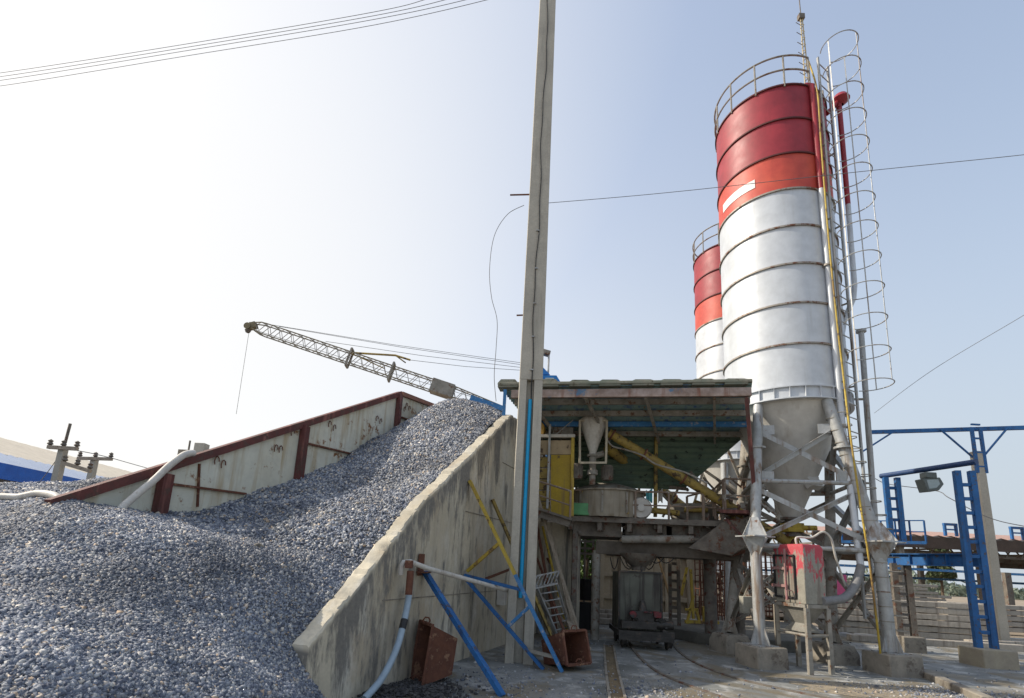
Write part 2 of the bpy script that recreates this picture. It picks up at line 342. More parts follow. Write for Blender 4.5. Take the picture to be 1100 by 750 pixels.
# ------------------------------------------------------------------ gravel
LW = at(430, 422, 17.); LWd = B
def lwp(x, y): return pl(x, y, LW, LWd)
ctl = []
def cpt(p, dz=0): ctl.append((p.x, p.y, p.z+dz))
for s in (-.4, .4, 1.1, 2.2, 3.2, 4.2, 5.6, 7.1): p = W0+B*s+NL*THK; cpt(V(p.x, p.y, wtop(s)-.03))
for s in (8.2, 9.5): p = W0+B*s+NL*THK; cpt(V(p.x, p.y, 4.66))
for x, y in ((62, 538), (72, 537), (176, 551), (225, 546), (290, 523), (370, 492), (440, 461), (462, 446)): cpt(lwp(x, y))
for x, y, Y in ((334, 748, 7.8), (316, 728, 7.6), (0, 750, 4.3), (170, 750, 5.3), (290, 750, 6.6), (100, 640, 6.6), (220, 660, 7.3), (300, 640, 8.3), (0, 600, 6.6), (0, 560, 8.1), (0, 534, 9.5), (50, 537, 9.1), (110, 545, 9.0), (150, 551, 9.0), (230, 575, 9.3), (330, 560, 10.6),
                (470, 435, 17.5), (500, 431, 17.6), (532, 441, 16.8), (430, 520, 12.5), (0, 523, 14), (60, 520, 14), (120, 515, 14.5), (170, 509, 15.5), (-60, 540, 11), (-200, 600, 8), (-150, 760, 4)):
    cpt(at(x, y, Y))
for p in ((-1.3, 8.0, .02), (-1.45, 7.2, 0), (-1.5, 6, -.03), (-1.4, 4.5, -.05), (-1.3, 3, -.05), (-2.6, 3, .2), (-5, 3, .5), (-9, 4, 1.2), (-12, 9, 2.2), (-15, 14, 2.6), (-9, 18, 2.7), (-5, 19.5, 4.0), (-1, 19.5, 5.0), (-14, 20, 2.0)): ctl.append(p)
ctl = np.array(ctl)
def Uf(r2): return np.where(r2 > 1e-9, .5*r2*np.log(np.maximum(r2, 1e-9)), 0)
nP = len(ctl); K = Uf(((ctl[:, None, :2]-ctl[None, :, :2])**2).sum(-1))+np.eye(nP)*.02
Pm = np.hstack([np.ones((nP, 1)), ctl[:, :2]]); S = np.zeros((nP+3, nP+3)); S[:nP, :nP] = K; S[:nP, nP:] = Pm; S[nP:, :nP] = Pm.T
wts = np.linalg.solve(S, np.concatenate([ctl[:, 2], np.zeros(3)]))
def hf(x, y):
    x = np.asarray(x, float); y = np.asarray(y, float); sh = x.shape; x = x.ravel(); y = y.ravel(); z = np.zeros_like(x)
    for i in range(0, len(x), 20000):
        xs, ys = x[i:i+20000], y[i:i+20000]
        z[i:i+20000] = Uf((xs[:, None]-ctl[None, :, 0])**2+(ys[:, None]-ctl[None, :, 1])**2)@wts[:nP]+wts[nP]+wts[nP+1]*xs+wts[nP+2]*ys
    z += .035*np.sin(x*2.1+y*1.3)*np.sin(y*1.7-x*.6)+.02*np.sin(x*5.3+1)*np.sin(y*4.7+x*2)+.012*np.sin(x*11+y*3)*np.sin(y*9.7)
    for fx, fy, rr, dp in ((at(160, 695, 5.0).x, 5.0, .3, .05), (-3.0, 9.2, .6, .05), (-4.2, 7.1, .45, .06), (-2.6, 6.6, .3, .05)):
        z -= dp*np.exp(-((x-fx)**2+(y-fy)**2)/(rr*rr))
    return z.reshape(sh)
def inside(x, y):   # left of the near wall, and a nose around its end
    s = (x-W0.x)*B.x+(y-W0.y)*B.y; d = (x-W0.x)*A.x+(y-W0.y)*A.y
    return np.where(s > -.43, d < -THK+.01, (d < .45))
nx, ny = 170, 190
xs = np.linspace(-16, 1.1, nx); ys = np.linspace(1.5, 20.5, ny); X, Y = np.meshgrid(xs, ys)
# clamp the surface columns that would cross the wall onto its inner face
s_ = (X-W0.x)*B.x+(Y-W0.y)*B.y; d_ = (X-W0.x)*A.x+(Y-W0.y)*A.y
over = (s_ > -.43) & (d_ > -THK+.02); sh = np.where(over, d_-(-THK+.02), 0)
X2 = X-A.x*sh; Y2 = Y-A.y*sh; Zg = hf(X2, Y2); Zg = np.where(over & (sh > .3), -.3, Zg)
gm_v = np.stack([M2[0, 0]*X2+M2[0, 1]*Y2+T0[0], M2[1, 0]*X2+M2[1, 1]*Y2+T0[1], Zg], -1).reshape(-1, 3); gq = []
for j in range(ny-1):
    for i in range(nx-1):
        q = j*nx+i
        if over[j, i] and over[j, i+1] and over[j+1, i] and over[j+1, i+1]: continue
        gq.append((q, q+1, q+nx+1, q+nx))
gq = np.array(gq, dtype=np.int32)
# stones: jittered cubes, crushed rock
def stones(px, py, size, lift=.2):
    n = len(px); pz = hf(px, py); cube = np.array([(x, y, z) for z in (-1, 1) for y in (-1, 1) for x in (-1, 1)], float)
    v = cube[None]*(1+rng.uniform(-.45, .45, (n, 8, 3))); sc = size[:, None]*rng.uniform(.55, 1.25, (n, 3)); sc[:, 2] *= .7; v *= sc[:, None, :]*.5
    q = rng.normal(size=(n, 4)); q[:, :1] += .4; q /= np.linalg.norm(q, axis=1, keepdims=True); w, x, y, z = q.T
    Rm = np.stack([1-2*(y*y+z*z), 2*(x*y-z*w), 2*(x*z+y*w), 2*(x*y+z*w), 1-2*(x*x+z*z), 2*(y*z-x*w), 2*(x*z-y*w), 2*(y*z+x*w), 1-2*(x*x+y*y)], -1).reshape(n, 3, 3)
    v = np.einsum('nij,nkj->nki', Rm, v); v += np.stack([M2[0, 0]*px+M2[0, 1]*py+T0[0], M2[1, 0]*px+M2[1, 1]*py+T0[1], pz+size*lift], -1)[:, None, :]
    f = np.array([(0, 2, 3, 1), (4, 5, 7, 6), (0, 1, 5, 4), (2, 6, 7, 3), (0, 4, 6, 2), (1, 3, 7, 5)])
    return v.reshape(-1, 3), (f[None]+(np.arange(n)*8)[:, None, None]).reshape(-1, 4)
def sample(n, x0, x1, y0, y1):
    x = rng.uniform(x0, x1, n); y = rng.uniform(y0, y1, n); k = inside(x, y)
    # keep what the photograph (with a margin) looks at
    k &= (x > -.86*y-1.2); return x[k], y[k]
px, py = sample(800000, -10, 1, 2.6, 9.5); px2, py2 = sample(270000, -13, 1, 9.5, 19.8)
PX = np.concatenate([px, px2]); PY = np.concatenate([py, py2])
size = .0150*np.exp(rng.normal(0, .42, len(PX))).clip(.5, 2.2)*np.where(PY > 9.5, 1.35, 1.+.0*PY)
hz_ = hf(PX, PY); kk = hz_ > -.02; PX, PY, size = PX[kk], PY[kk], size[kk]
sv, sf = stones(PX, PY, size)
def big_mesh(name, v, q, mats, mi=None):
    me = bpy.data.meshes.new(name); me.vertices.add(len(v)); me.vertices.foreach_set('co', v.astype(np.float32).ravel())
    me.loops.add(q.size); me.loops.foreach_set('vertex_index', q.astype(np.int32).ravel()); me.polygons.add(len(q))
    me.polygons.foreach_set('loop_start', np.arange(0, q.size, 4, dtype=np.int32))
    for m in mats: me.materials.append(m)
    if mi is not None: me.polygons.foreach_set('material_index', mi.astype(np.int32))
    me.update(calc_edges=True); o = bpy.data.objects.new(name, me); C.objects.link(o); return o
def stone_mat():
    m = bpy.data.materials.new('crushed_blue_grey_stone'); m.use_nodes = True; nt = m.node_tree; N = nt.nodes; L = nt.links; bs = N['Principled BSDF']
    ge = N.new('ShaderNodeNewGeometry'); cr = N.new('ShaderNodeValToRGB'); L.new(ge.outputs['Random Per Island'], cr.inputs[0])
    e = cr.color_ramp.elements; e[0].position = 0; e[0].color = (.065, .075, .105, 1); e[1].position = 1; e[1].color = (.62, .58, .52, 1)
    for p, c in ((.25, (.13, .148, .19)), (.5, (.205, .225, .265)), (.70, (.29, .305, .33)), (.84, (.38, .385, .39)), (.92, (.50, .48, .44)), (.955, (.40, .29, .19)), (.975, (.52, .47, .40))):
        x = e.new(p); x.color = (*c, 1)
    tc = N.new('ShaderNodeTexCoord'); nz = N.new('ShaderNodeTexNoise'); nz.inputs['Scale'].default_value = .8; nz.inputs['Detail'].default_value = 6; L.new(tc.outputs['Object'], nz.inputs['Vector'])
    mr = N.new('ShaderNodeMapRange'); mr.inputs[1].default_value = .32; mr.inputs[2].default_value = .68; mr.inputs[3].default_value = .62; mr.inputs[4].default_value = 1.3; L.new(nz.outputs[0], mr.inputs[0])
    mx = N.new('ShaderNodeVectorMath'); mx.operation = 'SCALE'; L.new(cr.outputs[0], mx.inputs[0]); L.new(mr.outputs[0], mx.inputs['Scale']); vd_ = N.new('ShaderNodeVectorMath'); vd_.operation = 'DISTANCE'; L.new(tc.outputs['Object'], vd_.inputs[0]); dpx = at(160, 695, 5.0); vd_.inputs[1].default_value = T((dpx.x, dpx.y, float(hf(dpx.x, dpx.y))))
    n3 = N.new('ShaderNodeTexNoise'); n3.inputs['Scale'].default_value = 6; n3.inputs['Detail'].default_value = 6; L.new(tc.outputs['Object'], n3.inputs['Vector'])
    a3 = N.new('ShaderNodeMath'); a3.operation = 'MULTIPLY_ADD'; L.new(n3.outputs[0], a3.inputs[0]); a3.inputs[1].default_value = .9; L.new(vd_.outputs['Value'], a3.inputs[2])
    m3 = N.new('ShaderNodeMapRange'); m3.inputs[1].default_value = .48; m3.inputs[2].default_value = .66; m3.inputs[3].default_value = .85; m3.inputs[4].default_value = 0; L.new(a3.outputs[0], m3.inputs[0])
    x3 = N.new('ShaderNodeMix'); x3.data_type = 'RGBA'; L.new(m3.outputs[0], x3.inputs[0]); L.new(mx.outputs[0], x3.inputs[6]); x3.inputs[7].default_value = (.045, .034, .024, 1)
    L.new(x3.outputs[2], bs.inputs['Base Color']); bs.inputs['Roughness'].default_value = .75
    return m
bedm = mat('gravel_bed', (.11, .115, .13), (.17, .175, .18), 30, .95, 0, 1., 60)
vv = np.concatenate([gm_v, sv]); qq = np.concatenate([gq, sf+len(gm_v)]); mi = np.concatenate([np.zeros(len(gq)), np.ones(len(sf))])
gr = big_mesh('gravel', vv, qq, [bedm, stone_mat()], mi); gr['kind'] = 'stuff'; gr['label'] = 'heap of blue grey crushed stone sloping up between the bunker walls'
# fill behind the bunker where the crane stands
fl = MB(); fl.plate([V(-9, 19.8, 4.1), V(1.2, 19.8, 4.1), V(3.2, 30, 4.1), V(-10, 30, 4.1)], 4.2); struct(fl.build('earth_fill', groundm))
n_p = 5200; qx = np.concatenate([rng.normal(6.9, .8, 1500), rng.uniform(-.9, 12, 1700), rng.normal(.0, .45, 500), rng.normal(2.2, .5, 800)]); qy = np.concatenate([rng.normal(11.9, .5, 1500), rng.uniform(9, 22, 1700), rng.normal(10.6, .9, 500), rng.normal(10.4, .8, 800)])
dd = (qx-W0.x)*A.x+(qy-W0.y)*A.y; kq = dd > .03; qx, qy = qx[kq], qy[kq]; _hf = hf; hf = lambda x, y: np.zeros_like(x); lv, lf_ = stones(qx, qy, .013*np.exp(rng.normal(0, .5, len(qx))).clip(.4, 3), .15); hf = _hf
lt_ = big_mesh('loose_pebbles', lv, lf_, [bpy.data.materials['crushed_blue_grey_stone']]); lt_['kind'] = 'stuff'; lt_['label'] = 'loose pebbles scattered over the concrete yard'
# ------------------------------------------------------------------ left bunker wall: sheet panels in a red oxide frame
lw0 = lwp(75, 536); lt = thing('steel_bunker_wall', 'pale rust-spotted sheet wall with red oxide frame and posts rising along left of gravel', 'wall', (lw0.x, lw0.y, 0))
p0, p1, p2 = lwp(60, 543), lwp(430, 424), lwp(472, 440)
RA = A
MB().plate([p0+V(0, 0, -.02), p1+V(0, 0, -.02), V(p1.x, p1.y, 1.2), V(p0.x, p0.y, 1.2)], .05, n=A).build('panel', panel, lt)
MB().plate([p1+V(0, 0, -.02)+A*.001, p2+V(0, 0, -.02)+A*.001, V(p2.x, p2.y, 3)+A*.001, V(p1.x, p1.y, 3)+A*.001], .05, n=A).build('panel', panel, lt)
cb = MB(); cb.beam(p0-B*.1, p1, .13, .11); cb.build('cap_rail', redox, lt)
MB().beam(p1+B*.02, p2, .16, .1).build('cap_rail', mat('brown_cap', (.27, .13, .09), (.2, .1, .07), 4, .8), lt)
for px_, top, wd in ((176, 507, .16), (326, 457, .15), (428, 424, .14)):
    t = lwp(px_, top); o = V(t.x, t.y, 0)+A*.05
    MB().box((o.x, o.y, (t.z-.06)/2+.6), (.10, wd, t.z-1.2), rz=RZA).build('post', redox, lt)
sm = MB()
for x0, y0, x1, y1 in ((178, 520, 262, 531), (328, 477, 375, 488), (430, 449, 448, 456)):
    sm.beam(lwp(x0, y0)+A*.03, lwp(x1, y1)+A*.03, .05, .03)
for x0, y0, x1, y1 in ((213, 499, 211, 545),): sm.beam(lwp(x0, y0)+A*.015, lwp(x1, y1)+A*.015, .03, .02)
sm.splits('seam_strip', rust, lt)
hk = MB()
for x, y in ((295, 483), (300, 484), (353, 457), (358, 461), (404, 451), (408, 454), (313, 466), (231, 496), (238, 500), (436, 437), (434, 441), (439, 440)):
    c = lwp(x, y)+A*.03; r = .055
    hk.tube([c+B*r*math.cos(t)+V(0, 0, 1.3*r*math.sin(t)) for t in (0, .8, 1.6, 2.4, 3.2, 4.0)], .009, 5)
hk.splits('lifting_hook', rust, lt)
# stub post and rod behind it
q = at(215, 492, 16); tag(MB().box((q.x, q.y, q.z/2+.15), (.22, .2, q.z+.3)).build('concrete_post', concp, origin=(q.x, q.y, 0), bevel=.01), 'pale stub of a concrete post showing just above the red left wall cap', 'post')
q = lwp(201, 492); r_ = lwp(204, 474); tag(MB().tube([q, r_], .012, 6).build('steel_rod', dark, origin=q), 'thin dark rod sticking up from the red cap of the left wall', 'rod')
# hoses over the gravel
def hose(name, pts, r, m, label, cat='hose', n=10):
    P = [Vector(p) for p in pts]; out = []
    for i in range(len(P)-1):
        a, b, c, d = P[max(i-1, 0)], P[i], P[i+1], P[min(i+2, len(P)-1)]
        for k in range(8):
            t = k/8; out.append(.5*((2*b)+(c-a)*t+(2*a-5*b+4*c-d)*t*t+(3*b-a-3*c+d)*t*t*t))
    out.append(P[-1]); o = MB().tube(out, r, n).build(name, m, origin=P[-1], sharp=60)
    return tag(o, label, cat), out
def onh(x, y, Y, r=.05):
    p = at(x, y, Y); return V(p.x, p.y, float(hf(p.x, p.y))+r)
hose('hose', [lwp(200, 487)+A*.12, lwp(188, 489)+A*.15, lwp(170, 500)+A*.18, lwp(150, 517)+A*.2, lwp(130, 532)+A*.22, lwp(114, 543)+A*.26, lwp(104, 552)+A*.3], .045, whitep, 'thick pale hose draped over the red left wall down to the gravel')
hose('hose', [onh(-60, 540, 9.3)]+[onh(x, 535, 9.2) for x in (-20, 0, 20, 40)]+[onh(58, 537, 9.0), onh(66, 541, 8.9, -.03)], .045, whitep, 'whitish hose lying flat on the gravel at the left edge', 'hose')
# small debris of the heap: pale rock
q = g(259, 715, .3); q = V(q.x, q.y, float(hf(q.x, q.y))); me_ = MB()
import bmesh
def rock(name, c, r, m, label, cat='rock', sq=(1, 1, .7)):
    b = bmesh.new(); bmesh.ops.create_icosphere(b, subdivisions=2, radius=r)
    rr = random.Random(int(c.x*1000)); ks_ = [(V(rr.uniform(-1, 1), rr.uniform(-1, 1), rr.uniform(-1, 1)).normalized(), rr.uniform(.55, .85)) for _ in range(9)]
    for v in b.verts:
        for d, lim in ks_:
            k = v.co.dot(d)-lim*r
            if k > 0: v.co -= d*k
        v.co = V(v.co.x*sq[0], v.co.y*sq[1], v.co.z*sq[2])
    me = bpy.data.meshes.new(name); b.to_mesh(me); b.free(); o = bpy.data.objects.new(name, me); C.objects.link(o); me.materials.append(m); o.location = T(c)
    return tag(o, label, cat)
rock('rock', q+V(0, 0, .02), .055, conc, 'pale lump of rock on the gravel near the end of the concrete wall')
# ------------------------------------------------------------------ tall concrete pole with blue conduit
pb = g(557, 711); pt = thing('utility_pole', 'tall tapering concrete pole with bright blue pipe, in front of the sloping wall', 'pole', pb)
Y0 = pb.y
zt = at(585, -60, Y0).z; zc = at(566, 412, Y0).z
def pw(z): return .46-.009*z
def psec(b, z0, z1, x0, x1, y0, y1):       # fractions of width, tapered
    vs = []
    for z in (z0, z1):
        w = pw(z)
        for fx, fy in ((x0, y0), (x1, y0), (x1, y1), (x0, y1)): vs.append(V(pb.x, pb.y, z)+O(fx*w, fy*w*.8))
    b.add(vs, [(3, 2, 1, 0), (4, 5, 6, 7), (0, 1, 5, 4), (1, 2, 6, 5), (2, 3, 7, 6), (3, 0, 4, 7)])
b = MB(); psec(b, zc, zt, -.5, .5, -.5, .5); psec(b, -.1, zc-.002, -.5, -.18, -.5, .5); psec(b, -.1, zc-.002, .14, .5, -.5, .5); psec(b, -.1, zc-.003, -.178, .138, -.2, .4)
b.build('shaft', concp, pt, bevel=.008)
b = MB(); b.tube([V(pb.x, pb.y, at(560, 642, Y0).z)+O(-.02, -.125), V(pb.x, pb.y, at(560, 432, Y0).z)+O(0, -.115)], .034, 12); b.build('blue_conduit', bluepipe, pt)
b = MB(); cpts = []
for i in range(60):
    z = zt-(zt-at(560, 432, Y0).z)*i/59; w = pw(z); yy = -.5*w*.8-.012 if z > zc else -.5*w*.8+.02
    cpts.append(V(pb.x, pb.y, z)+O(.02*math.sin(z*1.7)+.01*math.sin(z*5), yy))
b.tube(cpts, .012, 7); b.build('black_cable', cablem, pt, sharp=80)
b = MB()
for y_, xa, xb in ((211, 548, 570), (340, 555, 570), (340, 572, 585)): b.beam(at(xa, y_, Y0), at(xb, y_-.5, Y0), .022)
b.splits('step_bolt', rust, pt)
b = MB()
for y_ in (255, 295, 332, 367, 402): p = at(573-(y_-250)*.042, y_, Y0); b.box(V(pb.x, pb.y, p.z)+O(0, -.5*pw(p.z)*.8-.014), (.06, .03, .02))
b.splits('cable_clip', legp, pt)
# overhead wires
greywire = mat('grey_wire', (.12, .12, .13), (.16, .16, .16), 5, .6)
def wire(pts, r, label, name='overhead_wire', group=None, m=greywire):
    P = [Vector(p) for p in pts]
    o = MB().tube(P, r, 5).build(name, m, origin=P[0], sharp=80); return tag(o, label, 'wire', group)
def curve(pix, Ys, n=10):
    # smooth through pixels at given depths
    P = [at(x, y, Y) for (x, y), Y in zip(pix, Ys)]; out = []
    for i in range(len(P)-1):
        a, b, c, d = P[max(i-1, 0)], P[i], P[i+1], P[min(i+2, len(P)-1)]
        for k in range(n):
            t = k/n; out.append(.5*((2*b)+(c-a)*t+(2*a-5*b+4*c-d)*t*t+(3*b-a-3*c+d)*t*t*t))
    return out+[P[-1]]
for i, (y0, x3, lab) in enumerate(((80, 468, 'topmost'), (84, 492, 'second'), (88, 515, 'third'), (94, 538, 'lowest'))):
    wire(curve([(-120, y0+14), (0, y0), (200, y0-31-i*.4), (400, y0-65), (x3, -2), (x3+90, -28)], [17, 16, 14.5, 13, 12.3, 11.7]), .0055,
         f'{lab} of the four thin wires crossing the upper left sky', group='four overhead wires at upper left')
wire(curve([(584, 220), (680, 212), (770, 203), (925, 186), (1100, 168), (1250, 150)], [13.0, 12.6, 12.2, 11.5, 10.9, 10.4]), .0055, 'single thin wire from the tall pole across the silos to the right')
wire(curve([(563, 222), (545, 232), (531, 255), (526, 290), (528, 320), (534, 345), (533, 375), (531, 405), (533, 432)], [13]*9), .006, 'loose thin wire curling down left of the tall pole')
wire(curve([(939, 445), (1000, 400), (1100, 340), (1200, 280)], [30, 24, 20, 17]), .008, 'faint wire rising to the right edge above the blue beam')
wire(curve([(940, 515), (955, 521), (1005, 528), (1020, 536), (1060, 556), (1100, 566), (1180, 578)], [24, 23, 22, 21.5, 21, 20.5, 20]), .012, 'sagging wire passing below the hanging floodlight at right')
# ------------------------------------------------------------------ silos
SR = 1.25; SCN = V(6.37, 10.87, 0); SC = TI(SCN); vd = V(SCN.x, SCN.y, 0).normalized(); wd = V(vd.y, -vd.x, 0)   # away from and across the line of sight
def silo(c, z0, z1, label, detail, name='cement_silo'):
    t = thing(name, label, 'silo', (c.x, c.y, 0)); hc = (z1-z0-.28)/8; zs = z0+.28; R = SR
    MB().lathe(c, [(R, z0+.28), (R, zs+5*hc)], 72).build('silver_shell', silver, t)
    b = MB(); b.lathe(c, [(R+.002, zs+6*hc), (R+.002, z1)], 72); b.lathe(c, [(R, z1), (.3, z1+.35), (0.02, z1+.4)], 72); b.build('red_band', redp, t)
    MB().lathe(c, [(R+.004, zs+5*hc), (R+.004, zs+6*hc)], 72).build('red_band', redorange, t)  # lowest red course, brighter and more orange than the red above
    for i in range(1, 9):
        z = zs+i*hc; MB().lathe(c, [(R-.01, z-.02), (R+.035, z-.018), (R+.035, z+.018), (R-.01, z+.02)], 72).build('flange', seam if i < 6 else mat('dark_red_seam', (.12, .025, .025), (.08, .02, .02)), t)
    # skirt with stiffeners
    b = MB(); b.lathe(c, [(R-.01, z0+.0), (R+.06, z0+.0), (R+.06, z0+.025), (R+.012, z0+.027), (R+.01, z0+.25), (R+.06, z0+.252), (R+.06, z0+.28), (R-.01, z0+.285)], 72)
    for i in range(28):
        a = 2*math.pi*i/28; d = O(math.cos(a), math.sin(a), 0); b.beam(c+d*(R+.035)+V(0, 0, z0+.02), c+d*(R+.035)+V(0, 0, z0+.26), .012, .05, up=d)
    b.build('skirt', silver, t)
    za = z0-2.35
    MB().lathe(c, [(R-.02, z0), (R-.08, z0-.02), (.17, za)], 72).build('cone', creamsteel, t)
    b = MB(); b.lathe(c, [(.17, za), (.22, za), (.22, za-.05), (.14, za-.05), (.14, za-.35), (.2, za-.36), (.2, za-.42)], 24); b.build('outlet', dark, t)
    b = MB(); b.box(c+V(0, 0, za-.22), (.36, .32, .2)); b.tube([c+V(0, 0, za-.22)+O(.1, -.1), c+V(0, 0, za-.22)+O(.42, -.2)], .06, 10); b.build('yellow_valve', yelp, t, bevel=.01)
    # guard rail
    b = MB(); ga, gb = R_(-20), R_(285)
    for hz in (.42, .82): b.ring(c+V(0, 0, z1+hz), R+.02, .022, 64, 6, ga, gb)
    for i in range(12):
        a = ga+(gb-ga)*i/11; d = O(math.cos(a), math.sin(a), 0); b.tube([c+d*(R+.02)+V(0, 0, z1-.05), c+d*(R+.02)+V(0, 0, z1+.82)], .02, 6)
    b.build('guard_rail', legd, t)
    return t, hc
z0A, z1A = 5.23, 12.97
sA, hc = silo(SC, z0A, z1A, 'nearest and largest silo, silver with red top and caged ladder on right', True)
# white plate on the red band
am = math.atan2(-1.15, -.80)
MB().lathe(SC, [(SR+.006, z1A-2.52), (SR+.014, z1A-2.52), (SR+.014, z1A-2.30), (SR+.006, z1A-2.30)], 14, R_(180), R_(224)).build('white_plate', whitesign, sA)
# legs
nodes = {}
FLb, FRb, BLb, BRb = g(817, 692, .38), g(957, 700, .38), g(784, 680, .38), g(894, 690, .38)
legs = {
 'FL': [SC+O((-.86*vd-.40*wd)*SR)+V(0, 0, z0A-.1), V(0, 0, 0), FLb], 'FR': [SC+O((-.74*vd+.60*wd)*SR)+V(0, 0, z0A-.1), V(0, 0, 0), FRb],
 'BL': [SC+O((.68*vd-.70*wd)*SR)+V(0, 0, z0A-.1), V(0, 0, 0), BLb+V(0, 0, 0)], 'BR': [SC+O((.66*vd+.70*wd)*SR)+V(0, 0, z0A-.1), V(0, 0, 0), BRb]}
for k_, (px_, py_) in {'FL': (811, 577), 'FR': (943, 583)}.items(): legs[k_][1] = at(px_, py_, (legs[k_][2].y))
for k_ in ('BL', 'BR'): legs[k_][1] = legs[k_][0].lerp(legs[k_][2], .62)
def legpt(k, z):
    a, m, b = legs[k]
    return a.lerp(m, (a.z-z)/(a.z-m.z)) if z > m.z else m.lerp(b, (m.z-z)/(m.z-b.z))
for k_, (a, m_, b_) in legs.items():
    r = .098 if k_ != 'FR' else .105; ml = legp if k_ in ('FL', 'FR') else legd  # rear legs take the darker steel, their shade put into the colour
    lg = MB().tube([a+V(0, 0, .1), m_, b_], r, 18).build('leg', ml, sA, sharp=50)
    b = MB(); gs = .24 if k_ != 'FR' else .30
    b.box(m_, (gs*2, gs*2, .025), rz=.3); 
    for sgn in (1, -1):
        for q in range(4):
            d = O(Matrix.Rotation(q*math.pi/2+.3, 3, 'Z')@V(1, 0, 0))
            b.plate([m_+V(0, 0, .014*sgn)+d*r*.8, m_+V(0, 0, .014*sgn)+d*gs*1.2, m_+V(0, 0, sgn*.36)+d*r*.9], .012)
            d2 = O(Matrix.Rotation((q+1)*math.pi/2+.3, 3, 'Z')@V(1, 0, 0))
            b.add([m_+V(0, 0, .014*sgn)+d*gs, m_+V(0, 0, .014*sgn)+d2*gs, m_+V(0, 0, sgn*.36)+d2*r, m_+V(0, 0, sgn*.36)+d*r], [(0, 1, 2, 3)])
    b.build('gusset', ml, lg)
    b = MB(); fz = z0A-1.05; p = legpt(k_, fz); b.lathe(p, [(r, -.02), (r+.06, -.02), (r+.06, .02), (r, .02)], 18); b.build('leg_flange', ml, lg)
    b = MB(); b.box(b_+V(0, 0, -.02), (.42, .42, .03), rz=.3)
    for q in range(4):
        d = O(Matrix.Rotation(q*math.pi/2+.3, 3, 'Z')@V(1, 0, 0)); b.plate([b_+d*r*.8, b_+d*.22, b_+d*r*.9+V(0, 0, .34)], .014)
    b.build('base_plate', ml, lg)
# clasp braces
brs = [('FL', 'FR'), ('FR', 'BR'), ('BR', 'BL'), ('BL', 'FL')]
zz = [4.62, 3.62, 2.42]
for i, (k1, k2) in enumerate(brs):
    ml = legp if i in (0, 1) else legd  # braces at the rear and left likewise carry shade as darker steel
    for z_ in (3.45, 2.15): MB().tube([legpt(k1, z_), legpt(k2, z_)], .045, 8).build('cross_tube', ml, sA)
    for za_, zb_ in ((4.62, 3.58), (3.32, 2.28)):
        MB().angle(legpt(k1, za_), legpt(k2, zb_), .09).build('diagonal_brace', ml, sA)
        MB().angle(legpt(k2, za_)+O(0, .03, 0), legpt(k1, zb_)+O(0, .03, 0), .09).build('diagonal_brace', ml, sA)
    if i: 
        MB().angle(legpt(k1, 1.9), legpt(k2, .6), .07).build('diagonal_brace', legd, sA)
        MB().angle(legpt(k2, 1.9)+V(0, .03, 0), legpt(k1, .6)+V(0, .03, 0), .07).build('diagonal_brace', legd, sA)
    b = MB()
    for k_ in (k1, k2):
        for z_ in (4.6, 3.55):
            p = legpt(k_, z_); o = legpt(k2 if k_ == k1 else k1, z_); d = (o-p).normalized(); nrm = d.cross(Z).normalized()
            b.beam(p+d*.1, p+d*.34, .02, .2)
    b.splits('gusset_plate', ml, sA)
# hatch on the cone
p = SC+V(0, 0, 3.62)+O((wd*.42-vd*.28)*1.); M_ = Matrix.Rotation(.35, 3, 'Z')@Matrix.Rotation(-.5, 3, 'X')
b = MB(); b.box(p, (.34, .16, .30), M=M_)
for q in range(12): b.box(p+O(M_@V(.17*math.cos(q*.52)*1.05, -.085, .15*math.sin(q*.52)*1.05)), (.025, .02, .025), M=M_)
b.build('hatch', creamsteel, sA, bevel=.008)
# ladder and cage
ldn = (wd*math.cos(R_(30))-vd*math.sin(R_(30))); lpn = Z.cross(ldn); ld = O(ldn); lp_ = O(lpn); YF = (SC+O(wd*.80-vd*.60)*(SR+.12)).y; YV = (SC+O(wd)*(SR*1.15)).y; print('YF', YF, YV)
lz0, lz1 = 5.25, 13.7
lad = MB()
for s_2 in (-1, 1): lad.beam(SC+ld*(SR+.14)+lp_*.21*s_2+V(0, 0, .9), SC+ld*(SR+.14)+lp_*.21*s_2+V(0, 0, lz1+.0), .035, .05)
L_ = None
z = .95
while z < lz1: lad.tube([SC+ld*(SR+.14)-lp_*.21+V(0, 0, z), SC+ld*(SR+.14)+lp_*.21+V(0, 0, z)], .012, 6); z += .3
L_ = lad.build('ladder', legp, sA)
CR = .37; cc = SC+ld*(SR+.16+CR*.95); za_, zb_ = at(926, 414, cc.y).z, at(897, 52, cc.y).z; cz = [za_+(zb_-za_)*i/12 for i in range(13)]; print('hoops', za_, zb_, z1A)
base_a = math.atan2(ldn.y, ldn.x)
for z in cz: 
    MB().ring(cc+V(0, 0, z), CR, .011, 28, 5, base_a-R_(148), base_a+R_(148)).build('cage_hoop', legp, L_)
b = MB()
for da in (-100, 0, 100):
    d = O(math.cos(base_a+R_(da)), math.sin(base_a+R_(da)), 0); b.beam(cc+d*(CR-.012)+V(0, 0, cz[0]), cc+d*(CR-.012)+V(0, 0, cz[-1]), .022, .008, up=d)
b.build('cage_strap', legp, L_)
b = MB()
for z in (5.6, 7.5, 9.4, 11.3): b.beam(SC+ld*(SR)+lp_*.22+V(0, 0, z), SC+ld*(SR+.16)+lp_*.22+V(0, 0, z), .03); b.beam(SC+ld*(SR)-lp_*.22+V(0, 0, z), SC+ld*(SR+.16)-lp_*.22+V(0, 0, z), .03)
b.splits('ladder_bracket', legd, L_)
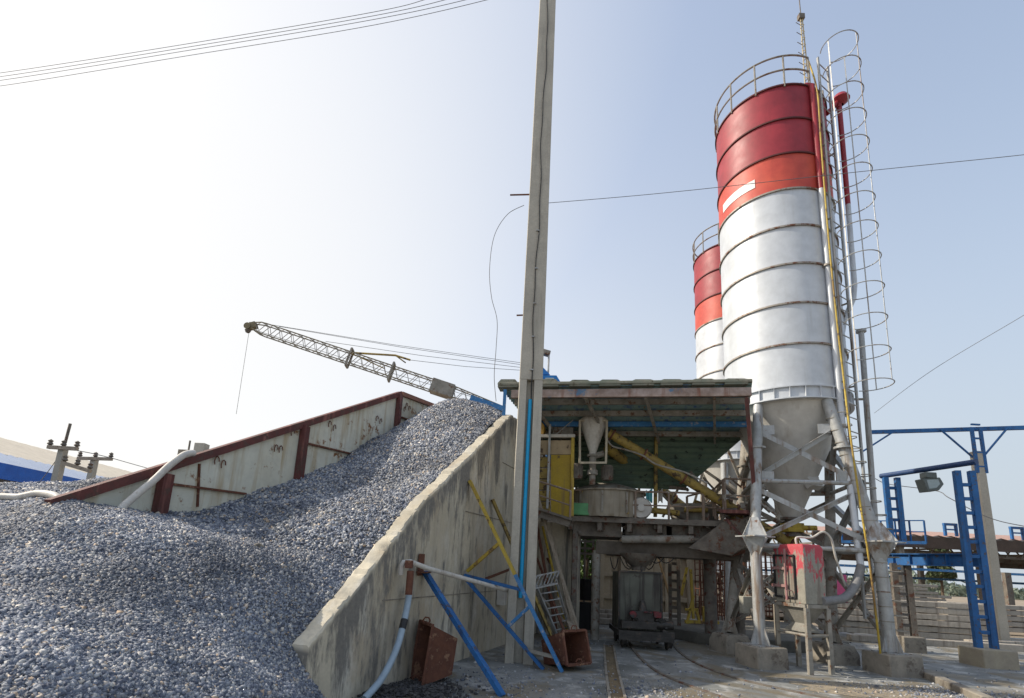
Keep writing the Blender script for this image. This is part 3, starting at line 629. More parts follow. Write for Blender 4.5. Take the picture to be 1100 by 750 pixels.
# step rungs on the front right leg
b = MB(); a, m_, b_ = legs['FR']; z = .75
while z < 5.1:
    p = legpt('FR', z); d1 = O(.93, -.35, 0); d2 = O(.35, .93, 0)
    b.tube([p+d1*.1-d2*.11, p+d1*.26-d2*.11, p+d1*.30, p+d1*.26+d2*.11, p+d1*.1+d2*.11], .01, 5); z += .26
b.splits('step_rung', legd, sA)
b = MB(); z = .9
while z < 5: p = legpt('FR', z); b.lathe(p, [(.104, -.008), (.112, -.008), (.112, .008), (.104, .008)], 18); z += .26
b.splits('leg_band', legd, sA)
# filler pipe in front: red above, grey below
f1, f2, f3, f4 = at(873, 94, YF), at(882, 205, YF), at(905, 460, YF), at(925, 612, 14.2)
MB().tube([f1+V(-.35, .25, .0), f1+V(-.1, .08, .06), f1+V(-.02, 0, 0), f2], .06, 14).build('filler_pipe_top', redp, sA, sharp=60)
fp = MB().tube([f2, f3, f4], .06, 14).build('filler_pipe', silver, sA, sharp=60)
b = MB()
for x, y in ((889, 287), (905, 460), (919, 572)): p = at(x, y, YF if y < 500 else 14.3); b.lathe(p, [(.055, -.02), (.09, -.02), (.09, .02), (.055, .02)], 16)
for y_, sg in ((287, 1), (375, 1)): p = at(883+(y_-205)*.087, y_, YF); b.beam(p, p+V(-.2, .45, 0), .04)
b.splits('pipe_flange', seam, fp)
g1, g2, g3, g4, g5 = at(903, 112, YV), at(911, 222, YV), at(918, 308, YV), at(907, 345, YV), at(905, 358, YV)
MB().tube([at(901, 108, YV), g2], .055, 12).build('vent_pipe_top', redp, sA, sharp=60)
MB().tube([g2, g3, at(917, 322, YV), g4, g5], .055, 12).build('vent_pipe', silver, sA, sharp=60)
b = MB(); b.tube([at(901, 118, YV), at(899, 112, YV), at(893, 120, YV), at(888, 124, YV)], .06, 10); b.lathe(at(903, 110, YV), [(.0, .16), (.14, .12), (.2, 0), (.1, -.1), (.06, -.14)], 16)
b.build('vent_head', redp, sA)
# tall capped pipe at right
h1, h2 = at(925, 357, YV), at(946, 655, YV)
hp = thing('vent_stack', 'slim grey capped pipe standing right of the ladder cage beside the front right silo leg', 'pipe', (h2.x, h2.y, 0))
MB().tube([h1, V(h2.x, h2.y, 0)], .055, 14).build('pipe', legp, hp)
MB().lathe(h1, [(.0, .03), (.1, .02), (.1, -.03), (.05, -.04)], 16).build('cap', legp, hp)
b = MB()
for y_ in (430, 520, 600): p = at(925+(y_-357)*.07, y_, YV); b.beam(p, p+V(-.35, .1, 0), .04)
b.splits('bracket', legd, hp)
# mast on the silo top
mb = SC+O(wd*.68*SR-vd*.5*SR)+V(0, 0, z1A+.05); mh = at(862, 14, mb.y).z
mt = thing('lightning_mast', 'thin yellowish lattice mast on the edge of the nearest silo roof', 'mast', mb)
b = MB()
for dx, dy in ((-.05, -.03), (.05, -.03), (0, .05)): b.tube([mb+O(dx, dy, 0), V(mb.x+dx*.5, mb.y+dy*.5, mh-.25)], .014, 5)
z = mb.z+.15
while z < mh-.3: b.tube([V(mb.x-.05, mb.y-.03, z), V(mb.x+.05, mb.y-.03, z+.12)], .01, 4); b.tube([V(mb.x+.04, mb.y-.03, z+.12), V(mb.x, mb.y+.04, z+.2)], .01, 4); z += .2
b.build('lattice', mat('cream_yellow_paint', (.5, .42, .25), (.4, .33, .2), 6, .6), mt)
b = MB(); b.box((mb.x, mb.y, mh-.2), (.14, .1, .14)); b.tube([V(mb.x, mb.y, mh-.2), V(mb.x-.01, mb.y, mh+.45)], .012, 5)
for i in range(7): zq = mb.z+.25+i*.3; b.tube([V(mb.x-.04, mb.y-.03, zq), V(mb.x-.17, mb.y-.06, zq+.05)], .008, 4)
b.splits('peg', dark, mt)
hose('yellow_cable', [mb+V(.06, -.1, .9), at(878, 100, YF-.15), at(882, 154, YF-.15), at(890, 255, YF-.15), at(899, 345, YF-.15), at(906, 405, YF-.2), at(912, 457, 14.1), at(923, 535, 13.85), at(933, 598, 13.75), at(941, 660, 13.75), V(g(948, 724).x, g(948, 724).y, .01)], .018, yelp, 'yellow cable running down the nearest silo and its front right leg', 'cable', 8)
# second silo behind
SBd = V(7.97, 16.6, 0); SB = TI(SBd); zB0, zB1 = 5.23, 13.06
sB, _ = silo(SB, zB0, zB1, 'farther silo with a red top, half hidden behind the nearest one', False)
for i, (dx, dy) in enumerate(((-.98, -.98), (.98, -.98), (.98, .98), (-.98, .98))):
    top = SB+O(dx*.85, dy*.85, zB0-.1); bot = SB+O(dx*.95, dy*.95, 0); lg = MB().tube([top, bot], .12, 14).build('leg', legd if i else legp, sB)  # one leg pale as lit, the others coloured darker for shade
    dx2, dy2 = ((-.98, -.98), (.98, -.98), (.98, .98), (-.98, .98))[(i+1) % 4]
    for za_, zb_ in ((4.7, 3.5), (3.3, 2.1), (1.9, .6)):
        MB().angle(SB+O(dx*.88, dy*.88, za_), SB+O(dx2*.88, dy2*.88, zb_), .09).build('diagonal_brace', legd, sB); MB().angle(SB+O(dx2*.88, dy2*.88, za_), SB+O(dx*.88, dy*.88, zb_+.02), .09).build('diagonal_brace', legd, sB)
    MB().tube([SB+O(dx*.88, dy*.88, 3.4), SB+O(dx2*.88, dy2*.88, 3.4)], .04, 8).build('cross_tube', legd, sB)
# footings
fg = 'concrete footings under the steel legs'
for key, (fx, fy), lab, rz in (('FL', (.62, .62), 'grimy concrete footing under the front left silo leg, behind the dust collector', .2), ('FR', (.66, .6), 'grey concrete footing under the front right silo leg with the yellow cable', .12),
                               ('BL', (.6, .6), 'dark concrete footing under the rear left silo leg', .2), ('BR', (.62, .62), 'squat concrete footing under the rear right silo leg beside the pink board', .1)):
    p = legs[key][2]; b = MB(); h_ = .36
    R2 = Matrix.Rotation(rz, 3, 'Z'); vs = []
    for z, k in ((-.02, 1.), (h_*.55, 1.), (h_, .82 if key in ('BR', 'BL') else .98)):
        vs += [V(p.x, p.y, z)+O(R2@V(sx*fx/2*k, sy*fy/2*k, 0)) for sx, sy in ((-1, -1), (1, -1), (1, 1), (-1, 1))]
    fs = [(3, 2, 1, 0), (8, 9, 10, 11)]
    for j in (0, 4):
        for i in range(4): fs.append((j+i, j+(i+1) % 4, j+4+(i+1) % 4, j+4+i))
    b.add(vs, fs); tag(b.build('concrete_footing', conc2, origin=(p.x, p.y, 0), bevel=.02), lab, 'footing', fg)
# ------------------------------------------------------------------ crane beyond the gravel
cr = thing('crawler_crane', 'old lattice boom crane with blue cab behind the gravel crest', 'crane', V(2.1, 22.6, 4.1))
f0, f1_ = at(541, 441, 21.6), at(268, 350, 21.0)
boomd = (f1_-f0); bl = boomd.length; bd = boomd.normalized(); bn = V(0, 1, 0).cross(bd).normalized(); by = bd.cross(bn).normalized()
def bp(t, u, v): 
    w = .17 if .2 < t < .95 else (.17*(t/.2)*.6+.07 if t <= .2 else .17*(1-(t-.95)/.05*.7))
    return f0+bd*bl*t+bn*u*w+by*v*w
b = MB(); nb = 44
for u, v in ((-1, -1), (1, -1), (1, 1), (-1, 1)):
    for i in range(nb): b.beam(bp(i/nb, u, v), bp((i+1)/nb, u, v), .028)
b.build('boom', mat('boom_steel', (.20, .17, .12), (.28, .24, .16), 6, .7), cr)
b = MB()
for i in range(nb):
    a0_, a1_ = i/nb, (i+1)/nb; s = 1 if i % 2 else -1
    b.beam(bp(a0_, s, -1), bp(a1_, -s, -1), .014); b.beam(bp(a0_, s, 1), bp(a1_, -s, 1), .014); b.beam(bp(a0_, -1, s), bp(a1_, -1, -s), .014); b.beam(bp(a0_, 1, s), bp(a1_, 1, -s), .014)
b.build('boom_lacing', legd, cr)
b = MB(); hd = bp(.985, 0, 0); b.box(hd, (.2, .16, .18), M=Matrix.Rotation(-.35, 3, 'Y')); b.lathe(hd+V(-.12, -.12, -.05), [(0, -.04), (.10, -.04), (.07, 0), (.10, .04), (0, .04)], 20, axis=V(0, 1, 0)); b.build('boom_head', mat('dull_brown_steel', (.22, .18, .10), (.16, .13, .08), 5, .7), cr)
MB().lathe(at(268, 352, 21.0)+V(-.02, 0, -.12), [(0, -.10), (.06, -.07), (.09, 0), (.06, .08), (0, .11)], 14).build('hook_block', dark, cr)
b = MB(); hx = at(268, 356, 21.0); b.tube([hx, V(hx.x+.02, hx.y, hx.z-2.6)], .006, 4); b.build('hoist_rope', cablem, cr)
b = MB()
for t in (.395, .56):
    c = f0+bd*bl*(1-t)
    for u0_, v0_, u1_, v1_ in ((-1, -1, 1, -1), (1, -1, 1, 1), (1, 1, -1, 1), (-1, 1, -1, -1)): b.beam(c+bn*u0_*.27+by*v0_*.22, c+bn*u1_*.27+by*v1_*.22, .05)
b.splits('boom_frame', legd, cr)
b = MB(); c = f0+bd*bl*.245; b.beam(c-bd*.4, c+bd*.3, .38, .40, up=bn); b.build('counter_plate', legd, cr)
b = MB(); b.beam(f0, f0+bd*bl*.13+V(0, 0, .0), .2, .16, up=bn); b.build('boom_foot', bluel, cr)
b = MB(); b.tube([at(376, 380, 21.3), at(425, 383, 21.3), at(441, 388, 21.3)], .03, 6); b.tube([at(425, 383, 21.3), at(436, 391, 21.3)], .02, 5); b.tube([at(376, 380, 21.3), at(413, 397, 21.3)], .018, 5); b.build('jib_strut', yeld, cr)
b = MB()
for (xa, ya, xb, yb) in ((285, 349, 560, 391), (350, 368, 560, 396), (441, 388, 560, 399), (300, 352, 560, 393), (275, 356, 540, 437)): b.tube([at(xa, ya, 21.3), at((xa+xb)/2, (ya+yb)/2+1.5, 21.8), at(xb, yb, 22.3)], .007, 4)
b.build('pendant_line', cablem, cr)
# cab
cc_ = at(588, 420, 22.3); cz_ = cc_.z
b = MB(); cx0, cx1 = at(570, 410, 22.3).x, at(611, 410, 22.3).x; zt0 = at(588, 391, 22.3).z
def cq_(x, y, Y=21.9): return at(x, y, Y)
b = MB(); b.plate([V(cx0, 21.9, 5.4), V(at(607, 418, 21.9).x, 21.9, 5.4), cq_(607, 419), cq_(598, 404.5), cq_(566, 404)], 1.5, n=V(0, -1, 0)); b.plate([cq_(566, 403.5, 22.1), cq_(591, 403.5, 22.1), cq_(577, 389, 22.1), cq_(566, 386, 22.1)], 1.1, n=V(0, -1, 0)); b.build('cab', mat('cab_blue', (.015, .20, .55), (.02, .16, .45), 3, .45), cr)
MB().plate([cq_(585.5, 418, 21.87), cq_(601, 418, 21.87), cq_(595, 407, 21.87), cq_(586, 407, 21.87)], .02).build('cab_window', glass, cr)
MB().plate([cq_(574, 418, 21.86), cq_(583, 418, 21.86), cq_(583, 406, 21.86), cq_(574, 406, 21.86)], .02).build('red_panel', redp, cr)
b = MB(); b.box((2.6, 23.4, 5.1), (2.6, 2.0, .5)); b.box((2.1, 23.3, 4.75), (1.2, 1.2, .25)); b.build('upperworks', bluep, cr, bevel=.03)
for dy in (-.9, .9):
    b = MB(); cxx, cyy, czz = 2.1, 23.2+dy, 4.4; prof = []
    for i in range(24):
        a = 2*math.pi*i/24; prof.append(V(cxx+(1.0 if math.cos(a) > 0 else -1.0)+.3*math.cos(a), cyy-.2, czz+.3*math.sin(a)))
    b.plate(prof, .4, n=V(0, -1, 0)); b.build('crawler_track', dark, cr)
fp_ = at(588, 381, 22.3); fb = V(fp_.x+.05, 22.2, 5.35)
flt = thing('floodlight', 'small floodlight on a thin post above the blue crane cab roof', 'floodlight', (fb.x, fb.y, 5.4))
MB().tube([V(fb.x, fb.y, 5.4), V(fb.x, fb.y, fp_.z-.05)], .03, 8).build('post', legp, flt)
b = MB(); b.box(fp_+V(-.05, -.05, 0), (.28, .2, .16), M=Matrix.Rotation(.25, 3, 'Y')); b.build('lamp_head', legd, flt, bevel=.015)
# ------------------------------------------------------------------ shed roof over the mixer
E = W0+B*7.15; E.z = 4.68
rl, rr = pl(536, 415, E, A), pl(808, 411, E, A); zr = 5.31
P1 = rr+B*3.2; P1.z = 4.84; P0 = rl+B*3.2+A*.2; P0.z = 4.84
rl.z = rr.z = zr
sh = thing('open_shed', 'rusty lean-to shed roof of green blue sheeting over the mixer platform', 'shed', (rl.x, rl.y, 0))
b = MB(); b.corrug(rl, P0, P1, rr, 22, .03, .006); ro = b.build('roof_sheet', roofm, sh, sharp=60)
b = MB(); b.corrug(rl-B*.10+V(0, 0, .035), rl+B*.5+V(0, 0, -.03), rr+B*.5+V(0, 0, -.03), rr-B*.10+V(0, 0, .035), 26, .022, .02)
for i in range(9):
    t_0 = (0, .09, .17, .30, .42, .55, .66, .78, .90)[i]; a0_, a1_ = rl.lerp(rr, t_0), rl.lerp(rr, t_0+.085); h_ = (.07, .05, .06, .035, .03, .025, .02, .02, .015)[i]
    b.plate([a0_-B*.08+V(0, 0, -.05), a1_-B*.08+V(0, 0, -.05), a1_-B*.08+V(0, 0, .05), a1_.lerp(a0_, .15)-B*.08+V(0, 0, h_+.05), a1_.lerp(a0_, .85)-B*.08+V(0, 0, h_+.055), a0_-B*.08+V(0, 0, .05)], .3, n=-B)
b.build('ridge_sheet', mat('mossy_sheet', (.17, .19, .15), (.25, .24, .19), 4, .8, spot=(.10, .09, .06), sp=.4), sh)
b = MB(); b.beam(rl+A*.3+V(0, 0, -.20), rr-A*.03+V(0, 0, -.20), .08, .17); b.build('front_beam', mat('pale_pinkish_rusty_beam', (.36, .29, .26), (.22, .16, .13), 5, .8, 0, .3, 30, spot=(.08, .17, .28), sp=.35, spscale=2, streak=(.2, .1, .07), sk=.3), sh)
for k, t in enumerate((.22, .45, .68, .9)):
    a0_, a1_ = rl.lerp(P0, t), rr.lerp(P1, t); MB().beam(a0_+V(0, 0, -.12)+A*.15, a1_+V(0, 0, -.12)-A*.02, .06, .12).build('purlin', bluel if k == 2 else legd, sh)
for t in (.12, .36, .6, .86):
    a0_, a1_ = rl.lerp(rr, t), P0.lerp(P1, t); MB().beam(a0_+V(0, 0, -.26)+B*.05, a1_+V(0, 0, -.22), .05, .08).build('rafter', legd, sh)
b = MB()    # back cladding
Q1 = at(734, 527, 17.6); Q0 = V(P0.x+.9, P0.y-.25, Q1.z)
b.corrug(P0+V(0, 0, -.05), Q0, Q1, P1+V(0, 0, -.05), 9, .03, .006); b.build('back_cladding', mat('dark_green_cladding', (.13, .18, .12), (.09, .13, .10), 1.4, .6, .1, .1, 20, spot=(.03, .04, .03), sp=.4), sh, sharp=60)
MB().beam(rr+A*-.12+V(0, 0, -.3), at(814, 572, 15.1), .07, .07).build('corner_post', redox, sh)
MB().beam(rl+A*.15+V(0, 0, -.1), V((rl+A*.15).x, (rl+A*.15).y, 4.6), .07, .07).build('corner_post', bluel, sh)
MB().beam(at(705, 463, 17.6), at(704, 556, 17.6), .07, .07).build('rear_post', yeld, sh)
# ------------------------------------------------------------------ yellow aggregate bin beside the pole
YP = E+B*2.0
def yp(x, y, o=0.): return pl(x, y, YP+B*o, A)
yb = thing('aggregate_bin', 'yellow steel bin with pale top panel between the tall pole and the weigh hopper', 'bin', V(yp(595, 545).x, yp(595, 545).y, 2.6))
MB().plate([yp(570, 474), yp(614, 474), yp(614, 489), yp(570, 489)], .06, n=-B).build('top_panel', mat('cream_worn_panel', (.48, .38, .24), (.38, .29, .18), 3, .7, 0, .2, spot=(.1, .07, .05), sp=.4), yb)
MB().plate([yp(592, 489.5), yp(614, 489.5), yp(614, 556), yp(592, 556)], .07, n=-B).build('yellow_panel', mat('yellow_sheet', (.45, .31, .02), (.36, .25, .03), 2, .6, 0, .1, spot=(.12, .08, .03), sp=.3, streak=(.25, .17, .05), sk=.25), yb)
for k in range(5):
    y_ = 492+k*12; MB().plate([yp(566, y_), yp(591, y_), yp(591, y_+10.5), yp(566, y_+10.5)], .08, n=-B).build('slat', yeld, yb)
MB().beam(yp(566, 469.5, -.05), yp(618, 469.5, -.05), .1, .07).build('top_rail', whitep, yb)
MB().beam(yp(591, 457, -.12), yp(588, 547, -.12), .05, .05).build('front_post', legp, yb)
MB().beam(yp(615.5, 470, -.05), yp(614.5, 556, -.05), .07, .07).build('corner_post', yelp, yb)
MB().plate([yp(594, 456, .3), yp(616, 456, .3), yp(616, 469, .3), yp(594, 469, .3)], .4, n=-B).build('back_hopper', legd, yb)
b = MB(); b.plate([yp(566, 452, -.1), yp(580, 451, -.1), yp(585, 458, -.1), yp(584, 467, -.1), yp(566, 467, -.1)], .35, n=-B); b.build('skip', mat('orange_yellow', (.50, .30, .06), (.4, .24, .06), 4, .6), yb, bevel=.01)
b = MB(); b.tube([yp(597, 468, 0), yp(616, 452, 0)], .012, 5); b.build('stay_wire', legp, yb)
# ------------------------------------------------------------------ weigh hopper
HP = E+B*1.9
def hp_(x, y, o=0.): return pl(x, y, HP+B*o, A)
ht = thing('weigh_hopper', 'white cement weigh hopper hanging inside a pale square frame below the shed roof', 'hopper', V(hp_(638, 500).x, hp_(638, 500).y, 3.6))
b = MB()
for o in (-.15, .45):
    c = [hp_(623, 453, o), hp_(652, 453, o), hp_(651, 498, o), hp_(623, 498, o)]
    for i in range(4): b.beam(c[i], c[(i+1) % 4], .045)
for x, y in ((623, 453), (652, 453), (651, 498), (623, 498)): b.beam(hp_(x, y, -.15), hp_(x, y, .45), .045)
b.build('frame', mat('cream_frame', (.5, .45, .34), (.4, .35, .26), 5, .65), ht)
c = hp_(637, 487, .15); zt_ = hp_(637, 457, .15).z
MB().lathe(V(c.x, c.y, 0), [(.30, zt_+.12), (.30, zt_), (.085, c.z+.02), (.085, c.z-.05)], 28).build('cone', whitep, ht)
b = MB(); b.lathe(V(c.x, c.y, 0), [(.13, c.z-.05), (.13, c.z-.1), (.08, c.z-.1), (.08, c.z-.4), (.12, c.z-.42), (.12, c.z-.52), (.07, c.z-.53), (.07, c.z-.75)], 20); b.tube([V(c.x, c.y, c.z-.1), V(c.x+.25, c.y-.1, c.z-.02)], .07, 10); b.build('valve', legd, ht)
# pump motors at both sides of the hopper pipe
for dx, lab in ((-.36, 'dark motor left of the hopper pipe, above the mixer drum'), (.36, 'dark motor right of the hopper pipe, above the mixer drum')):
    m_ = thing('motor', lab, 'motor', V(c.x+dx, c.y+.1, c.z-.62)); b = MB(); b.tube([V(c.x+dx, c.y+.1, c.z-.62), V(c.x+dx, c.y+.1, c.z-.28)], .12, 14); b.build('body', dark, m_)
    b = MB()
    for q in range(12): a = q*.524; b.box(V(c.x+dx, c.y+.1, c.z-.45)+O(.125*math.cos(a), .125*math.sin(a)), (.03, .012, .26), rz=a)
    b.build('cooling_fin', dark, m_)
# ------------------------------------------------------------------ screw conveyors
a1, a2 = SC+V(0, 0, z0A-2.95), hp_(654, 466, .2)
sc1 = thing('screw_conveyor', 'long yellow screw conveyor tube rising from the nearest silo outlet to the weigh hopper', 'conveyor', a1)
MB().tube([a1+(a1-a2).normalized()*.3, a2], .105, 16).build('tube', yeld, sc1)
b = MB()
for t in (.02, .3, .58, .8, .98): p = a1.lerp(a2, t); d = (a2-a1).normalized(); b.tube([p-d*.02, p+d*.02], .15, 14)
b.splits('flange', rust, sc1)
b = MB(); b.tube([a1+V(0, 0, .4), a1], .12, 14); b.build('inlet', yelp, sc1)
b = MB(); d = (a1-a2).normalized(); b.tube([a1+d*.32, a1+d*.62], .13, 14); b.build('drive_motor', bluep, sc1)
a3, a4 = SB+V(0, 0, zB0-2.9), hp_(653, 482, .6)
sc2 = thing('screw_conveyor', 'darker screw conveyor tube below the long one, coming from the farther silo', 'conveyor', a3)
MB().tube([a3, a4], .12, 14).build('tube', yeld, sc2)
b = MB()
for t in (.3, .6, .75, .9): p = a3.lerp(a4, t); d = (a4-a3).normalized(); b.tube([p-d*.02, p+d*.02], .16, 14)
b.splits('flange', rust, sc2)
hose('hose', [hp_(650, 470, -.1), hp_(658, 480, -.1), hp_(672, 484, -.2), hp_(690, 490, -.2), hp_(706, 500, -.3), hp_(735, 508, -.6), hp_(760, 520, -.9)], .02, legd, 'thin grey hose following the long screw conveyor below the shed roof')
# ------------------------------------------------------------------ mixer platform
DP = E+B*2.5
def dp(x, y, o=0.): return pl(x, y, DP+B*o, A)
zd = dp(690, 558).z
plt_ = thing('mixer_platform', 'grimy steel platform with railings carrying the mixer above the rail wagon', 'platform', V(dp(690, 558).x, dp(690, 558).y, 0))
dl, dr = dp(613, 558), dp(776, 558); dl.z = dr.z = zd
b = MB(); b.plate([dl, dr, dr+B*2.6, dl+B*2.6], .07, n=Z); b.build('deck', dark, plt_)
MB().beam(dl-B*.03+V(0, 0, -.05), dr-B*.03+V(0, 0, -.05), .05, .12).build('edge_channel', dark, plt_)
for k_, (xa, xb, zz0) in enumerate(((618, 668, .42), (672, 716, .36), (722, 768, .46))):
    a0_, a1_ = dp(xa, 570, .35), dp(xb, 570, .35); MB().plate([V(a0_.x, a0_.y, zd-.08), V(a1_.x, a1_.y, zd-.08), V(a1_.x, a1_.y, zd-zz0), V(a0_.x, a0_.y, zd-zz0)], 1.4, n=-B).build('mixer_base', dark, plt_)
bz = dp(700, 590, .4).z; bl_, br_ = dp(640, 590, .4), dp(806, 590, .4); bl_.z = br_.z = bz-.02
MB().beam(bl_, br_, .2, .30).build('main_beam', mat('dusty_brown_beam', (.13, .11, .085), (.08, .065, .05), 4, .8, 0, .3), plt_)
MB().beam(bl_+B*2, br_+B*2, .2, .30).build('main_beam', dark, plt_)
for t in (.0, .2, .4, .6, .8, 1.): p = dl.lerp(dr, t)+V(0, 0, -.2); MB().beam(p, p+B*2.6, .1, .2).build('joist', dark, plt_)
b = MB(); p0_, p1_ = dp(668, 580, .1), dp(745, 580, .1); b.tube([p0_, p1_], .09, 14); b.build('discharge_tube', legd, plt_)
for x, lab, o in ((640, None, .4), (640, None, 2.4)):
    c = dp(x, 640, o); MB().tube([V(c.x, c.y, 0), V(c.x, c.y, bz-.1)], .10, 16).build('column', legd, plt_)
c = dp(792, 600, .4); MB().tube([V(c.x, c.y, .2), V(c.x, c.y, bz-.15)], .11, 14).build('column', dark, plt_)
c = dp(762, 600, 1.5); MB().tube([V(c.x, c.y, .2), V(c.x, c.y, bz)], .14, 14).build('column', dark, plt_)
c = dp(617, 620, .3); MB().beam(V(c.x, c.y, 0), V(c.x, c.y, zd), .12, .12).build('column', dark, plt_)
raim = mat('brown_railing_steel', (.27, .20, .15), (.19, .14, .11), 6, .75, 0, .2, spot=(.34, .31, .26), sp=.5)
def rail(pts_top, h, name='railing', m=raim, posts=True, sub=1, parent=plt_, mid=True):
    b = MB()
    for a, c in zip(pts_top, pts_top[1:]):
        b.tube([a, c], .024, 6)
        if mid: b.tube([a-V(0, 0, h*.5), c-V(0, 0, h*.5)], .018, 6)
        n_ = max(1, int((c-a).length/.75))
        for i in range(n_+1): p = a.lerp(c, i/n_); b.beam(p-V(0, 0, h), p, .042)
    return b.build(name, m, parent)
r1, r2 = dl+V(0, 0, .62), dr+V(0, 0, .62); rail([r1, r1.lerp(r2, .88)], .62)
r3 = r1.lerp(r2, .88); rail([r3+B*.012+A*.012, r2+B*.3], .618); rail([r2+B*.312+A*.012, r2+B*2.5], .616)
# funnel below the beam
c = dp(686, 600, .1); b = MB(); b.lathe(V(c.x, c.y, 0), [(.40, bz-.13), (.34, bz-.25), (.16, bz-.42), (.15, bz-.50), (.13, bz-.5)], 26); b.build('chute', dark, plt_)
b = MB(); r5 = random.Random(5)
for i in range(9):
    x = 655+r5.uniform(0, 55); p = dp(x, 599, r5.uniform(-.05, .3)); q = p+V(r5.uniform(.1, .4), 0, 0); s_d = r5.uniform(.1, .28)
    b.tube([p.lerp(q, t)-V(0, 0, s_d*4*t*(1-t)) for t in (0, .15, .3, .5, .7, .85, 1)], .012, 5)
b.splits('dangling_cable', cablem, plt_)
# stair walkway in front of the yellow bin
b = MB(); w0_, w1_ = yp(566, 544, -.5), yp(615, 560, -.5); b.beam(w0_, w1_, .6, .05); b.beam(w0_-V(0, 0, .08)-B*.3, w1_-V(0, 0, .08)-B*.3, .05, .16); b.build('walkway', dark, plt_)
rail([w0_-B*.3+V(0, 0, .62), w1_-B*.3+V(0, 0, .62)], .62)
# landing and red stair brackets on the right
l0, l1 = at(776, 514, 15.9), at(808, 515, 15.6); b = MB(); 
rail([at(778, 515, 16.2), at(808, 516, 15.6)], .72); rail([at(738, 534, 17.2), at(766, 527, 16.9)], .6); rail([at(767.5, 526, 16.85), at(776.5, 516.5, 16.25)], .69)
rail([at(736, 545, 18.6), at(806, 545, 18.0)], .7)
b = MB(); b.beam(at(778, 551, 16.2), at(808, 552, 15.6), .5, .07); b.beam(at(780, 558, 16.1), at(800, 580, 15.8), .06); b.build('landing', redox, plt_)
b = MB(); b.plate([at(740, 590, 16.6), at(778, 562, 16.2), at(808, 556, 15.7), at(806, 586, 15.8), at(786, 598, 16.2)], .04); b.build('catch_sheet', dark, plt_)
r5 = random.Random(9); b = MB()
for i in range(36):
    x, y = r5.uniform(738, 808), r5.uniform(520, 596); p = at(x, y, r5.uniform(16.4, 18.5)); q = p+V(r5.uniform(-.5, .5), r5.uniform(-.3, .3), r5.uniform(-.4, .4)); b.beam(p, q, r5.uniform(.025, .07))
b.splits('steel_brace', dark, plt_)
b = MB()
for i in range(16):
    x, y = r5.uniform(622, 770), r5.uniform(560, 580); p = dp(x, y, r5.uniform(.2, 1.2)); q = p+V(r5.uniform(-.6, .6), 0, r5.uniform(-.08, .08)); b.beam(p, q, r5.uniform(.03, .09))
b.splits('small_pipe', dark, plt_)
MB().plate([dp(778, 560, .6), dp(806, 560, .4), dp(800, 596, .4), dp(784, 600, .5)], .3).build('chute_box', rust, plt_)
b = MB()
for x0, y0, x1, y1, o in ((700, 520, 735, 556, 1.2), (712, 556, 740, 505, 1.5), (728, 480, 770, 556, 2.2), (765, 470, 742, 556, 2.6), (748, 500, 806, 540, 1.8), (660, 560, 660, 470, 2.2), (688, 556, 684, 470, 2.4), (664, 500, 672, 530, 1.6), (776, 470, 812, 556, 1.4), (618, 470, 620, 556, 1.0), (655, 470, 655, 556, 1.2)):
    b.beam(dp(x0, y0, o), dp(x1, y1, o), .055)
b.splits('steel_strut', legd, plt_)
b = MB()
for x0, y0, x1, y1, o in ((735, 548, 760, 548, .5), (745, 540, 790, 556, .9), (700, 549, 730, 552, .4)): b.tube([dp(x0, y0, o), dp(x1, y1, o)], .07, 12)
b.splits('transfer_pipe', yeld, plt_)
# mixer drum
mc = dp(652, 540, 1.0); mx_ = thing('pan_mixer', 'large dusty cream round pan mixer on the platform behind the railing', 'mixer', V(mc.x, mc.y, zd))
zt1, zt2 = dp(652, 531, 1).z, dp(652, 522, 1.).z; mr_ = .88
MB().lathe(V(mc.x, mc.y, 0), [(mr_*.97, zd+.02), (mr_, zd+.1), (mr_, zt1-.03), (mr_+.05, zt1-.03), (mr_+.05, zt1)], 56).build('drum', mat('dusty_cream_steel', (.38, .34, .27), (.26, .23, .18), 3, .8, 0, .3, 20, streak=(.2, .16, .11), sk=.5, spot=(.45, .33, .06), sp=.12, spscale=3), mx_)
MB().lathe(V(mc.x, mc.y, 0), [(mr_+.05, zt1), (mr_*.8, zt1+.1), (mr_*.4, zt2), (.02, zt2+.02)], 56).build('lid', legd, mx_)
b = MB()
for q in range(10): a = q*.628; d = O(math.cos(a), math.sin(a), 0); b.beam(V(mc.x, mc.y, zd+.1)+d*(mr_+.02), V(mc.x, mc.y, zt1-.05)+d*(mr_+.02), .04, .03, up=d)
b.splits('rib', legd, mx_)
gb_ = dp(624, 551, .1); b = MB(); b.box((gb_.x, gb_.y, zd+.17), (.42, .3, .28), rz=-.27); b.build('green_box', greenp, mx_, bevel=.02)
gb_ = dp(688, 548, .3); b = MB(); b.lathe(V(gb_.x, gb_.y, zd+.25), [(0, -.2), (.22, -.2), (.25, -.15), (.25, .15), (.22, .2), (.08, .2), (.08, .26), (0, .26)], 22, axis=V(-.2, -1, 0)); b.box((gb_.x-.35, gb_.y+.1, zd+.17), (.3, .3, .26), rz=-.27); b.build('gear_motor', creamsteel, mx_)
# dark curved steel hoppers right of the mixer
c = at(745, 535, 18.2); b = MB(); b.lathe(V(c.x, c.y, zd+.4), [(.1, -.45), (.5, -.35), (.6, 0), (.58, .05), (.45, -.28), (.1, -.38)], 28, R_(150), R_(330)); 
tag(b.build('skip_bucket', legd, origin=(c.x, c.y, zd)), 'curved grey steel skip on the platform right of the mixer drum', 'skip')
